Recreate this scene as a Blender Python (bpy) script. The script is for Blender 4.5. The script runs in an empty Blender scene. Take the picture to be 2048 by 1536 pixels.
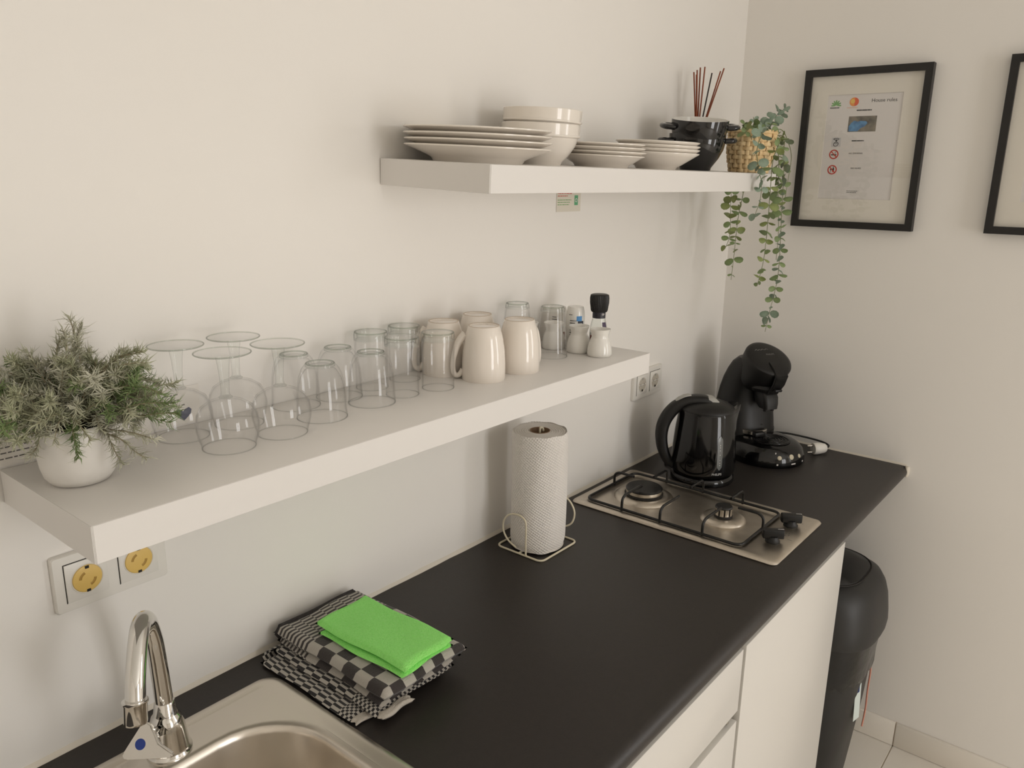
import bpy, bmesh, math, random
from mathutils import Vector, Matrix, Euler
PI = math.pi
sin, cos, rad = math.sin, math.cos, math.radians
sc = bpy.context.scene
C = sc.collection

# ------------------------------------------------------------------ camera
YAW, PITCH, ROLL = 0.8886, -0.2553, 0.0160
fw = Vector((sin(YAW)*cos(PITCH), cos(YAW)*cos(PITCH), sin(PITCH)))
rt0 = Vector((cos(YAW), -sin(YAW), 0)); up0 = rt0.cross(fw)
rt = cos(ROLL)*rt0 + sin(ROLL)*up0; up = -sin(ROLL)*rt0 + cos(ROLL)*up0
cam = bpy.data.cameras.new('camera'); camo = bpy.data.objects.new('camera', cam); C.objects.link(camo)
M = Matrix((rt, up, -fw)).transposed().to_4x4(); M.translation = Vector((-2.3968, -1.0749, 1.6886))
camo.matrix_world = M
cam.sensor_fit = 'HORIZONTAL'; cam.sensor_width = 36.0; cam.lens = 1586.55/2048*36.0
cam.clip_start = 0.02; cam.clip_end = 60
sc.camera = camo

# ------------------------------------------------------------------ world, daylight, exposure
w = bpy.data.worlds.new('world'); sc.world = w; w.use_nodes = True
w.node_tree.nodes['Background'].inputs[0].default_value = (0.80, 0.90, 1.0, 1)
w.node_tree.nodes['Background'].inputs[1].default_value = 1.0
def area(name, loc, rot, sx, sy, watts, col):
    l = bpy.data.lights.new(name, 'AREA'); l.shape = 'RECTANGLE'; l.size = sx; l.size_y = sy
    l.energy = watts; l.color = col
    o = bpy.data.objects.new(name, l); C.objects.link(o); o.location = loc; o.rotation_euler = rot
    return o
# daylight coming through the balcony door opposite the kitchen and through the side window
DAY = (1.0, 0.975, 0.955)
area('daylight_door_leaf', (-1.6825, -4.815, 1.32), (rad(90), 0, 0), 0.43, 2.20, 40, DAY)
area('daylight_door_leaf', (-1.1575, -4.815, 1.32), (rad(90), 0, 0), 0.43, 2.20, 40, DAY)
area('daylight_side_window', (0.035, -2.36, 1.50), (rad(90), 0, rad(90)), 0.68, 1.10, 22, DAY)
vs = sc.view_settings
vs.view_transform = 'Standard'; vs.look = 'None'; vs.gamma = 1.0; vs.use_curve_mapping = False
vs.exposure = -0.93
cy = sc.cycles
cy.max_bounces = 8; cy.diffuse_bounces = 5; cy.use_adaptive_sampling = True; cy.adaptive_threshold = .03; cy.use_light_tree = False; cy.glossy_bounces = 4; cy.transmission_bounces = 10
cy.transparent_max_bounces = 60; cy.use_denoising = True
cy.caustics_reflective = False; cy.caustics_refractive = False

# ------------------------------------------------------------------ materials
def lin(c):
    return tuple(((v/255)/12.92 if v/255 <= .04045 else (((v/255)+.055)/1.055)**2.4) for v in c)
MATS = {}
def mat(name, rgb, rough=.5, metal=0., spec=.5, bump=None, var=None, coat=0., sheen=0., rgb2=None, sss=0.):
    """principled; bump=(scale, strength[, (sx,sy,sz)]), var=(scale, amount) colour mottling with rgb2"""
    if name in MATS: return MATS[name]
    m = bpy.data.materials.new(name); m.use_nodes = True; nt = m.node_tree
    b = nt.nodes['Principled BSDF']
    c = lin(rgb) + (1,)
    b.inputs['Base Color'].default_value = c; b.inputs['Roughness'].default_value = rough
    b.inputs['Metallic'].default_value = metal; b.inputs['Specular IOR Level'].default_value = spec
    if coat: b.inputs['Coat Weight'].default_value = coat; b.inputs['Coat Roughness'].default_value = .05
    if sheen: b.inputs['Sheen Weight'].default_value = sheen
    if sss: b.inputs['Subsurface Weight'].default_value = sss; b.inputs['Subsurface Radius'].default_value = (.01, .01, .01); b.inputs['Subsurface Scale'].default_value = .2
    m.diffuse_color = c
    tc = None
    def coord(scale3=None):
        nonlocal tc
        tc = tc or nt.nodes.new('ShaderNodeTexCoord')
        if not scale3: return tc.outputs['Object']
        mp = nt.nodes.new('ShaderNodeMapping'); mp.inputs['Scale'].default_value = scale3
        nt.links.new(tc.outputs['Object'], mp.inputs['Vector']); return mp.outputs['Vector']
    if bump:
        n = nt.nodes.new('ShaderNodeTexNoise'); n.inputs['Scale'].default_value = bump[0]; n.inputs['Detail'].default_value = 4
        nt.links.new(coord(bump[2] if len(bump) > 2 else None), n.inputs['Vector'])
        bp = nt.nodes.new('ShaderNodeBump'); bp.inputs['Strength'].default_value = bump[1]; bp.inputs['Distance'].default_value = .002
        nt.links.new(n.outputs['Fac'], bp.inputs['Height']); nt.links.new(bp.outputs['Normal'], b.inputs['Normal'])
    if var:
        n = nt.nodes.new('ShaderNodeTexNoise'); n.inputs['Scale'].default_value = var[0]; n.inputs['Detail'].default_value = 5
        nt.links.new(coord(var[2] if len(var) > 2 else None), n.inputs['Vector'])
        r = nt.nodes.new('ShaderNodeMapRange'); r.inputs['From Min'].default_value = .35; r.inputs['From Max'].default_value = .65
        r.inputs['To Min'].default_value = 0; r.inputs['To Max'].default_value = var[1]
        nt.links.new(n.outputs['Fac'], r.inputs['Value'])
        mx = nt.nodes.new('ShaderNodeMix'); mx.data_type = 'RGBA'
        mx.inputs['A'].default_value = c; mx.inputs['B'].default_value = lin(rgb2 or tuple(v*.8 for v in rgb)) + (1,)
        nt.links.new(r.outputs['Result'], mx.inputs['Factor']); nt.links.new(mx.outputs['Result'], b.inputs['Base Color'])
    MATS[name] = m; return m

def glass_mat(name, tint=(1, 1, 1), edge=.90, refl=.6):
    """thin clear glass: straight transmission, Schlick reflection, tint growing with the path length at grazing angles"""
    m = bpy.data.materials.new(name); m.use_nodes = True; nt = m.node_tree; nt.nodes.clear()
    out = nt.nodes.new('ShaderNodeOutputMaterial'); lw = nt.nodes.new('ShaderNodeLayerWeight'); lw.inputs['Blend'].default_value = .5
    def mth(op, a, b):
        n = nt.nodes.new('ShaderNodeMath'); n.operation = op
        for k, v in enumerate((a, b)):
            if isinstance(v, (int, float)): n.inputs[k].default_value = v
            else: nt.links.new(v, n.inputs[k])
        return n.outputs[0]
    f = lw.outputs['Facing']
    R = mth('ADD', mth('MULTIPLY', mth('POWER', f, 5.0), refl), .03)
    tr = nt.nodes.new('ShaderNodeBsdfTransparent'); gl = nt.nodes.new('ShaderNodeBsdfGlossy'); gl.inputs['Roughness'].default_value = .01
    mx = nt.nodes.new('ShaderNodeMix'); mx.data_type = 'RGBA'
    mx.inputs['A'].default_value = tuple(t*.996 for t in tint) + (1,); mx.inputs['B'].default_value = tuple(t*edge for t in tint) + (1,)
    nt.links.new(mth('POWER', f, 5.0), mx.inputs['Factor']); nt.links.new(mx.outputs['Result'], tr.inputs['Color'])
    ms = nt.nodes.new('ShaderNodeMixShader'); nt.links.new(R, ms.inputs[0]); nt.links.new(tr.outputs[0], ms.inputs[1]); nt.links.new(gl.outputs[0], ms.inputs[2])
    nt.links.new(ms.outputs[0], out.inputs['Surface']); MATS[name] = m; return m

WALL = mat('wall_paint', (243, 239, 233), .75, spec=.2, bump=(60, .12), var=(1.2, .25), rgb2=(240, 235, 226))
CEIL = mat('ceiling_paint', (248, 247, 244), .8, spec=.2)
SHELF = mat('white_shelf_foil', (234, 230, 225), .38, spec=.35)
CABW = mat('white_cabinet_front', (221, 217, 210), .35, spec=.35)
CABIN = mat('cabinet_carcass', (205, 202, 192), .6)
TOPB = mat('black_worktop_laminate', (46, 41, 38), .42, spec=.42, bump=(420, .10), var=(90, .6), rgb2=(41, 37, 34))
CAULK = mat('yellowed_caulk', (222, 214, 200), .6, bump=(90, .4))
PORC = mat('cream_porcelain', (240, 231, 220), .12, coat=.4)
PORCW = mat('white_porcelain', (234, 231, 224), .14, coat=.4)
BOWLW = mat('white_stoneware', (240, 232, 221), .14, coat=.3)
BLKG = mat('black_glaze', (16, 15, 16), .10, coat=.5)
BLKP = mat('black_gloss_plastic', (12, 11, 11), .09, spec=.5)
BLKM = mat('black_matt_plastic', (24, 23, 22), .42, spec=.4, bump=(600, .06))
BINM = mat('black_bin_plastic', (34, 33, 32), .45, bump=(500, .08))
BAGM = mat('black_bag_film', (18, 18, 18), .22, bump=(28, .9))
GREYP = mat('grey_plastic', (172, 170, 164), .4)
STEEL = mat('brushed_steel', (214, 205, 192), .33, metal=1., bump=(240, .10, (1, 9, 1)), var=(30, .5), rgb2=(192, 182, 168))
SINKM = mat('sink_steel', (216, 209, 199), .27, metal=1., bump=(300, .05, (9, 1, 1)))
CHROME = mat('chrome', (218, 216, 212), .05, metal=1.)
ALU = mat('aluminium', (205, 200, 192), .25, metal=1.)
CAST = mat('black_enamel_wire', (20, 19, 18), .35, spec=.5)
WIREW = mat('cream_coated_wire', (226, 216, 190), .38)
FRAMEB = mat('black_wood_frame', (20, 17, 15), .45, bump=(40, .2, (1, 1, 12)))
MATB = mat('passepartout_board', (232, 226, 214), .85)
PAPER = mat('printed_paper', (226, 221, 217), .7)
NOTE = mat('note_paper', (240, 235, 227), .7)
INK = mat('black_ink', (40, 38, 38), .8)
INKG = mat('grey_ink', (105, 102, 100), .8)
RED = mat('red_ink', (196, 62, 52), .8)
GREENI = mat('green_ink', (120, 172, 104), .8)
ORANGEI = mat('orange_ink', (238, 150, 62), .8)
YELI = mat('yellow_ink', (240, 196, 96), .8)
BLUEI = mat('blue_ink', (38, 56, 112), .7)
LBLUE = mat('light_blue_ink', (90, 150, 205), .7)
TILE = mat('glazed_floor_tile', (240, 234, 224), .28, var=(3, .5), rgb2=(234, 226, 214))
GROUT = mat('tile_grout', (206, 194, 176), .9)
PLUGW = mat('white_socket_plastic', (236, 232, 224), .32)
YCAP = mat('yellow_safety_cap', (232, 196, 112), .38)
DARK = mat('dark_gap', (30, 26, 22), .7)
ROLL_M = mat('paper_towel', (240, 234, 226), .92, bump=(40, .3))
CARD = mat('cardboard_core', (150, 122, 96), .85)
POTM = mat('white_pot_ceramic', (232, 228, 221), .35, var=(14, .5), rgb2=(214, 209, 201))
SOIL = mat('dark_soil', (52, 40, 30), .95, bump=(60, 1.))
REED = mat('red_brown_reed', (146, 74, 38), .6, var=(30, .8), rgb2=(112, 52, 26))
REEDD = mat('dark_reed', (42, 28, 20), .6)
AMBER = mat('amber_bottle_glass', (70, 36, 16), .1, coat=.5)
STRAW = mat('woven_straw', (246, 222, 176), .55, bump=(120, .5, (1, 1, 8)), var=(40, .9), rgb2=(230, 196, 142))
STRAWD = mat('straw_stake', (214, 178, 126), .6, var=(26, .9), rgb2=(190, 150, 98))
LEAF = [mat('eucalyptus_leaf_green', (138, 156, 104), .5, var=(60, .8), rgb2=(112, 132, 88)),
        mat('eucalyptus_leaf_bluish', (150, 166, 146), .55, var=(60, .8), rgb2=(122, 142, 122)),
        mat('eucalyptus_leaf_olive', (148, 158, 96), .5, var=(60, .8), rgb2=(122, 136, 82))]
STEMG = mat('green_stem', (124, 130, 92), .6)
NEEDLE = [mat('frosted_needle', (196, 194, 176), .8, var=(40, .9), rgb2=(160, 160, 134)),
          mat('grey_green_needle', (182, 182, 156), .8, var=(40, .9), rgb2=(142, 146, 112)),
          mat('fresh_green_needle', (128, 146, 96), .7, var=(40, .9), rgb2=(100, 124, 72))]
TWIG = mat('pale_twig', (150, 138, 112), .8)
GREENC = mat('green_microfibre', (168, 255, 134), .95, bump=(420, 1.), sheen=.1, var=(260, .6), rgb2=(146, 248, 112))
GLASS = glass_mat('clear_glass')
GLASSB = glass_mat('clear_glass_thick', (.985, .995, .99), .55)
GLASSE = glass_mat('glass_dark_outline', (.86, .88, .85), .55)  # greyer copy of the glass: paints the dark refracted outline of rims
PANE = glass_mat('picture_glass', (1, 1, 1), 1., .15)
SALT = mat('coarse_salt', (220, 216, 210), .8, bump=(300, 1.))

def weave_mat(name, kind):
    """black and off-white checked tea-towel weave in object coordinates (metres)"""
    m = bpy.data.materials.new(name); m.use_nodes = True; nt = m.node_tree; b = nt.nodes['Principled BSDF']
    tc = nt.nodes.new('ShaderNodeTexCoord'); sx = nt.nodes.new('ShaderNodeSeparateXYZ')
    nz = nt.nodes.new('ShaderNodeTexNoise'); nz.inputs['Scale'].default_value = 9; nt.links.new(tc.outputs['Object'], nz.inputs['Vector'])
    off = nt.nodes.new('ShaderNodeVectorMath'); off.operation = 'MULTIPLY_ADD'
    off.inputs[1].default_value = (.010, .010, 0); nt.links.new(nz.outputs['Color'], off.inputs[0]); nt.links.new(tc.outputs['Object'], off.inputs[2])
    nt.links.new(off.outputs[0], sx.inputs[0])
    def mth(op, a, bb=None):
        n = nt.nodes.new('ShaderNodeMath'); n.operation = op
        for k, v in enumerate((a, bb)):
            if v is None: continue
            if isinstance(v, (int, float)): n.inputs[k].default_value = v
            else: nt.links.new(v, n.inputs[k])
        return n.outputs[0]
    def chk(ax, ay):
        a = mth('FLOOR', mth('MULTIPLY', sx.outputs[0], 1/ax)); c = mth('FLOOR', mth('MULTIPLY', sx.outputs[1], 1/ay))
        return mth('FLOORED_MODULO', mth('ADD', a, c), 2.0)
    if kind == 'chess':   # wide chess field, narrow striped border towards +y
        big, strip = chk(.0225, .0305), chk(.021, .0048)
        sel = mth('GREATER_THAN', sx.outputs[1], .055)
    else:                 # dashes along the towel, fine chess at the front
        big, strip = chk(.0045, .019), chk(.0046, .0046)
        sel = mth('LESS_THAN', sx.outputs[1], -.075)
    fac = mth('ADD', mth('MULTIPLY', strip, sel), mth('MULTIPLY', big, mth('SUBTRACT', 1.0, sel)))
    mx = nt.nodes.new('ShaderNodeMix'); mx.data_type = 'RGBA'
    mx.inputs['A'].default_value = lin((62, 56, 54) if kind == 'chess' else (34, 31, 32)) + (1,)
    mx.inputs['B'].default_value = lin((188, 182, 172)) + (1,)
    nt.links.new(fac, mx.inputs['Factor']); nt.links.new(mx.outputs['Result'], b.inputs['Base Color'])
    b.inputs['Roughness'].default_value = .95; b.inputs['Sheen Weight'].default_value = .2
    n2 = nt.nodes.new('ShaderNodeTexNoise'); n2.inputs['Scale'].default_value = 600; nt.links.new(tc.outputs['Object'], n2.inputs['Vector'])
    bp = nt.nodes.new('ShaderNodeBump'); bp.inputs['Strength'].default_value = .7; bp.inputs['Distance'].default_value = .002
    nt.links.new(n2.outputs['Fac'], bp.inputs['Height']); nt.links.new(bp.outputs['Normal'], b.inputs['Normal'])
    MATS[name] = m; return m
CHESS = weave_mat('chess_towel_weave', 'chess'); DASH = weave_mat('dash_towel_weave', 'dash')
HEM = mat('towel_hem', (196, 188, 176), .95, bump=(500, .8))
DARKT = mat('towel_dark_border', (58, 54, 54), .95, bump=(500, .8))

def quilt_mat():
    """paper towel with an embossed diagonal dot pattern"""
    m = mat('embossed_paper_towel', (240, 234, 227), .92); nt = m.node_tree; b = nt.nodes['Principled BSDF']
    tc = nt.nodes.new('ShaderNodeTexCoord'); w1 = nt.nodes.new('ShaderNodeTexWave'); w2 = nt.nodes.new('ShaderNodeTexWave')
    uvn = nt.nodes.new('ShaderNodeUVMap'); uvn.uv_map = 'UVMap'
    for wv, r in ((w1, rad(35)), (w2, rad(-55))):
        mp = nt.nodes.new('ShaderNodeMapping'); mp.inputs['Rotation'].default_value = (0, 0, r); mp.inputs['Scale'].default_value = (1, 1, 1)
        nt.links.new(uvn.outputs[0], mp.inputs['Vector']); nt.links.new(mp.outputs[0], wv.inputs['Vector']); wv.inputs['Scale'].default_value = 62
    mu = nt.nodes.new('ShaderNodeMath'); mu.operation = 'MULTIPLY'; nt.links.new(w1.outputs['Fac'], mu.inputs[0]); nt.links.new(w2.outputs['Fac'], mu.inputs[1])
    bp = nt.nodes.new('ShaderNodeBump'); bp.inputs['Strength'].default_value = .55; bp.inputs['Distance'].default_value = .0025
    nt.links.new(mu.outputs[0], bp.inputs['Height']); nt.links.new(bp.outputs['Normal'], b.inputs['Normal'])
    return m
QUILT = quilt_mat()

def photo_mat():
    """small colour print: dark rocks round a blue pool"""
    m = bpy.data.materials.new('printed_photo'); m.use_nodes = True; nt = m.node_tree; b = nt.nodes['Principled BSDF']
    tc = nt.nodes.new('ShaderNodeTexCoord'); n = nt.nodes.new('ShaderNodeTexNoise'); n.inputs['Scale'].default_value = 38; n.inputs['Detail'].default_value = 8
    nt.links.new(tc.outputs['Object'], n.inputs['Vector'])
    cr = nt.nodes.new('ShaderNodeValToRGB'); e = cr.color_ramp.elements
    e[0].position = .36; e[0].color = lin((62, 60, 52)) + (1,); e[1].position = .62; e[1].color = lin((132, 124, 108)) + (1,)
    nt.links.new(n.outputs['Fac'], cr.inputs[0]); nt.links.new(cr.outputs[0], b.inputs['Base Color']); b.inputs['Roughness'].default_value = .6
    return m
PHOTO = photo_mat()
WATER = mat('printed_water', (92, 150, 196), .6, var=(60, .9), rgb2=(44, 92, 140))

# ------------------------------------------------------------------ mesh helpers
class MB:
    def __init__(s): s.bm = bmesh.new()
    def box(s, x0, x1, y0, y1, z0, z1, bev=0., seg=2):
        b2 = bmesh.new(); bmesh.ops.create_cube(b2, size=1.)
        for v in b2.verts:
            v.co = Vector(((x0+x1)/2 + v.co.x*(x1-x0), (y0+y1)/2 + v.co.y*(y1-y0), (z0+z1)/2 + v.co.z*(z1-z0)))
        if bev: bmesh.ops.bevel(b2, geom=list(b2.edges), offset=bev, segments=seg, profile=.5, affect='EDGES')
        s.join(b2); return s
    def join(s, b2, mx=None):
        me = bpy.data.meshes.new('tmp'); b2.to_mesh(me); b2.free()
        if mx: me.transform(mx)
        s.bm.from_mesh(me); bpy.data.meshes.remove(me); return s
    def xf(s, mx): bmesh.ops.transform(s.bm, matrix=mx, verts=s.bm.verts); return s
    def lathe(s, prof, seg=40, c=(0, 0, 0), mx=None, a0=0., a1=2*PI):
        bm = s.bm; full = abs(a1-a0-2*PI) < 1e-6; n = seg if full else seg+1
        rows = []; new = []
        for r, z in prof:
            if r < 1e-7:
                v = bm.verts.new((c[0], c[1], c[2]+z)); rows.append([v]*n); new.append(v)
            else:
                row = [bm.verts.new((c[0]+r*cos(a0+(a1-a0)*k/seg), c[1]+r*sin(a0+(a1-a0)*k/seg), c[2]+z)) for k in range(n)]
                rows.append(row); new += row
        for i in range(len(rows)-1):
            A, B = rows[i], rows[i+1]
            for k in range(seg):
                k2 = (k+1) % n
                q = [A[k], A[k2], B[k2], B[k]]; q2 = []
                for v in q:
                    if v not in q2: q2.append(v)
                if len(q2) > 2:
                    try: bm.faces.new(q2)
                    except ValueError: pass
        if mx: bmesh.ops.transform(bm, matrix=mx, verts=new)
        return s
    def loft(s, rings, cap0=True, cap1=True, closed=True):
        bm = s.bm; R = [[bm.verts.new(p) for p in r] for r in rings]; n = len(R[0])
        for A, B in zip(R, R[1:]):
            for k in range(n if closed else n-1):
                k2 = (k+1) % n; bm.faces.new((A[k], A[k2], B[k2], B[k]))
        if cap0: bm.faces.new(list(reversed(R[0])))
        if cap1: bm.faces.new(R[-1])
        return s
    def tube(s, pts, r, seg=8, closed=False, caps=True, flat=None):
        """flat=(normal, factor): squash the section along a direction"""
        P = [Vector(p) for p in pts]; n = len(P); rr = r if isinstance(r, (list, tuple)) else [r]*n
        T = []
        for i in range(n):
            a = P[(i-1) % n] if (closed or i > 0) else P[i]; b = P[(i+1) % n] if (closed or i < n-1) else P[i]
            T.append((b-a).normalized())
        t = T[0]; u = t.orthogonal().normalized(); rings = []
        for i in range(n):
            u = (u - T[i]*u.dot(T[i]))
            u = u.normalized() if u.length > 1e-6 else T[i].orthogonal().normalized()
            v = T[i].cross(u)
            ring = []
            for k in range(seg):
                d = (u*cos(2*PI*k/seg) + v*sin(2*PI*k/seg))*rr[i]
                if flat: nn = Vector(flat[0]).normalized(); d = d - nn*d.dot(nn)*(1-flat[1])
                ring.append(P[i]+d)
            rings.append(ring)
        if closed: rings.append(rings[0]); return s.loft(rings, False, False)
        return s.loft(rings, caps, caps)
    def prism(s, pts, z0, z1, mx=None):
        b2 = bmesh.new(); lo = [b2.verts.new((x, y, z0)) for x, y in pts]; hi = [b2.verts.new((x, y, z1)) for x, y in pts]; n = len(pts)
        b2.faces.new(list(reversed(lo))); b2.faces.new(hi)
        for k in range(n): b2.faces.new((lo[k], lo[(k+1) % n], hi[(k+1) % n], hi[k]))
        s.join(b2, mx); return s
    def mesh(s, m, smooth=40):
        bmesh.ops.remove_doubles(s.bm, verts=s.bm.verts, dist=1e-6)
        bmesh.ops.recalc_face_normals(s.bm, faces=s.bm.faces)
        me = bpy.data.meshes.new('mesh'); s.bm.to_mesh(me); s.bm.free()
        if smooth:
            me.polygons.foreach_set('use_smooth', [True]*len(me.polygons)); me.set_sharp_from_angle(angle=rad(smooth))
        me.materials.append(m); return me
    def build(s, name, m, parent=None, loc=(0, 0, 0), rot=(0, 0, 0), smooth=40, kind=None, label=None):
        return link(name, s.mesh(m, smooth), parent, loc, rot, kind, label)
def link(name, me, parent=None, loc=(0, 0, 0), rot=(0, 0, 0), kind=None, label=None):
    o = bpy.data.objects.new(name, me); o.data.name = name; C.objects.link(o)
    o.location = loc; o.rotation_euler = rot
    if parent: o.parent = parent
    if kind: o['kind'] = kind
    if label: o['label'] = label
    return o
def thing(name, label, cat, loc=(0, 0, 0), rot=(0, 0, 0), group=None):
    o = bpy.data.objects.new(name, None); o.empty_display_size = .05; C.objects.link(o)
    o.location = loc; o.rotation_euler = rot if not isinstance(rot, (int, float)) else (0, 0, rot)
    return tag(o, label, cat, group)
def tag(o, label, cat, group=None):
    o['label'] = label; o['category'] = cat
    if group: o['group'] = group
    return o
def struct(o): o['kind'] = 'structure'; return o
def dup(root, loc, label, rot=None):
    r = root.copy(); C.objects.link(r); r.location = loc; r['label'] = label
    if rot is not None: r.rotation_euler = rot
    for ch in list(root.children):
        c = ch.copy(); C.objects.link(c); c.parent = r
        for g in list(ch.children):
            d = g.copy(); C.objects.link(d); d.parent = c
    return r
def text_mesh(body, size, m, align='LEFT', thick=.0002):
    cu = bpy.data.curves.new('txt', 'FONT'); cu.body = body; cu.size = size; cu.align_x = align; cu.extrude = thick; cu.resolution_u = 2
    o = bpy.data.objects.new('txt', cu); C.objects.link(o)
    dg = bpy.context.evaluated_depsgraph_get(); me = bpy.data.meshes.new_from_object(o.evaluated_get(dg))
    bpy.data.objects.remove(o); bpy.data.curves.remove(cu)
    me.materials.clear(); me.materials.append(m); return me
def smooth_path(pts, n=6):
    P = [Vector(p) for p in pts]; out = []
    for i in range(len(P)-1):
        p0, p1, p2, p3 = P[max(i-1, 0)], P[i], P[i+1], P[min(i+2, len(P)-1)]
        for k in range(n):
            t = k/n; out.append(.5*((2*p1)+(p2-p0)*t+(2*p0-5*p1+4*p2-p3)*t*t+(3*p1-p0-3*p2+p3)*t**3))
    out.append(P[-1]); return out
def rrect(hx, hy, r, seg=8, cx=0, cy_=0, z=None):
    pts = []
    for k, (sx, sy) in enumerate(((1, 1), (-1, 1), (-1, -1), (1, -1))):
        for j in range(seg+1):
            a = PI/2*k + PI/2*j/seg
            pts.append((cx + sx*(hx-r) + r*cos(a), cy_ + sy*(hy-r) + r*sin(a)) + (() if z is None else (z,)))
    return pts
def ellipse(ax, ay, n=32, cx=0, cy_=0, z=0, p=2.):
    out = []
    for k in range(n):
        a = 2*PI*k/n; c, s_ = cos(a), sin(a)
        out.append((cx + ax*math.copysign(abs(c)**(2/p), c), cy_ + ay*math.copysign(abs(s_)**(2/p), s_), z))
    return out
def word_lines(mb, rows, x0, width, y0, dy, h, rng, gap=.0018, z=.0003):
    """rows of word-like dashes for print too small to read"""
    for i in range(rows):
        x = x0; end = x0 + width*rng.uniform(.7, 1.)
        while x < end:
            wl = min(rng.uniform(.003, .010)*h/.0016, end-x)
            if wl > .0008: mb.box(x, x+wl, y0-i*dy-h/2, y0-i*dy+h/2, 0, z)
            x += wl+gap
    return mb

# ------------------------------------------------------------------ the setting
ZS, ZC = 1.3275, .90
ZU, TU = 1.7168, .0393            # upper shelf: height at the wall, forward sag
struct(MB().box(-4.3, .1, 0, .1, -.05, 2.7).build('wall_back', WALL, smooth=0))
wr = MB()
wr.box(0, .1, -2.0+.03, 0, -.05, 2.7); wr.box(0, .1, -4.9, -2.75, -.05, 2.7); wr.box(0, .1, -2.75, -1.97, -.05, .9); wr.box(0, .1, -2.75, -1.97, 2.1, 2.7)
struct(wr.build('wall_right', WALL, smooth=0))
wf = MB(); y0, y1 = -4.9, -4.8
wf.box(-4.3, -1.97, y0, y1, -.05, 2.7); wf.box(-.87, .1, y0, y1, -.05, 2.7); wf.box(-1.97, -.87, y0, y1, 2.47, 2.7); wf.box(-1.97, -.87, y0, y1, -.05, .17)
struct(wf.build('wall_front', WALL, smooth=0))
struct(MB().box(-4.3, -4.2, -4.9, .1, -.05, 2.7).build('wall_left', WALL, smooth=0))
struct(MB().box(-4.3, .1, -4.9, .1, 2.62, 2.72).build('ceiling', CEIL, smooth=0))
fl = struct(MB().box(-4.3, .1, -4.9, .1, -.08, -.003).build('floor', GROUT, smooth=0))
TS = .40
tile = MB().box(.0015, TS-.0015, .0015, TS-.0015, -.003, 0, .0008, 1).mesh(TILE, 0)
for i in range(11):
    for j in range(12):
        x, y = -TS*(i+1), -.279-TS*j
        if y < -4.8: continue
        link('floor_tile', tile, fl, (x, y, 0))
bb = struct(MB().box(-.006, 0, -4.8, 0, 0, .079).build('baseboard_right', GROUT, smooth=0))
sk = MB().box(-.012, -.0005, -.3985, -.0015, .001, .080, .002, 2).mesh(TILE)
for j in range(11):
    y = -.279 - TS*j
    link('skirting_tile', sk, bb, (0, y, 0))
link('skirting_tile', MB().box(-.012, -.0005, -.2775, -.0015, .001, .080, .002, 2).mesh(TILE), bb)
# windows of the room (behind the viewpoint): frames and panes
def window(name, cx, cz, wdt, hgt, place, py):
    f = MB(); t = .05
    f.box(-wdt/2, wdt/2, -.03, .03, -hgt/2, -hgt/2+t); f.box(-wdt/2, wdt/2, -.03, .03, hgt/2-t, hgt/2)
    f.box(-wdt/2, -wdt/2+t, -.03, .03, -hgt/2, hgt/2); f.box(wdt/2-t, wdt/2, -.03, .03, -hgt/2, hgt/2)
    if wdt > .9: f.box(-.045, .045, -.03, .03, -hgt/2, hgt/2)
    o = struct(f.build(name, CABW, None, place[0], (0, 0, place[1]), smooth=0))
    MB().box(-wdt/2+t, wdt/2-t, py-.003, py+.003, -hgt/2+t, hgt/2-t).build('pane', PANE, o, smooth=0)
window('window_1', 0, 0, 1.10, 2.30, ((-1.42, -4.835, 1.32), 0), -.02)
window('window_2', 0, 0, .78, 1.20, ((.055, -2.36, 1.50), PI/2), -.02)

# ------------------------------------------------------------------ base cabinets and worktop
def cabinet(name, label, x0, x1, fronts, endpanel=False):
    t = thing(name, label, 'cabinet', ((x0+x1)/2, -.29, 0)); hx = (x1-x0)/2-.001
    b = MB(); th = .016
    b.box(-hx, -hx+th, -.27, .28, .10, .858); b.box(hx-th, hx, -.27, .28, .10, .858); b.box(-hx+th, hx-th, .27, .28, .10, .858)
    b.box(-hx+th, hx-th, -.27, .27, .10, .116); b.box(-hx+th, hx-th, -.27, -.20, .842, .858)
    b.build('carcass', CABIN, t, smooth=0)
    MB().box(-hx, hx, -.23, -.215, .0, .099).build('plinth', CABW, t, smooth=0)
    for nm, z0, z1 in fronts:
        MB().box(-hx+.002, hx-.002 + (.003 if endpanel else 0), -.292, -.274, z0, z1, .0015, 2).build(nm, CABW, t)
        if nm == 'drawer_front':
            MB().box(-hx+.02, hx-.02, -.272, -.270, z0-.02, z0+.01).build('drawer_box', CABIN, t, smooth=0)
    return t
cabinet('door_cabinet', 'white kitchen base cabinet with one tall plain door under the hob', -1.066, -.468, [('door', .105, .826)], True)
dc = cabinet('drawer_cabinet', 'white kitchen base cabinet with handleless drawer fronts under the bare worktop', -1.668, -1.074, [('drawer_front', .690, .826), ('drawer_front', .40, .668), ('drawer_front', .105, .378)])
MB().box(.262, .270, -.286, -.276, .672, .686, .001).build('drawer_catch', ALU, dc)
cabinet('sink_cabinet', 'white kitchen base cabinet under the steel sink', -2.27, -1.672, [('door', .105, .826)])
cabinet('corner_cabinet', 'white kitchen base cabinet beyond the sink, nearest the viewer', -2.87, -2.274, [('door', .105, .826)])
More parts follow.
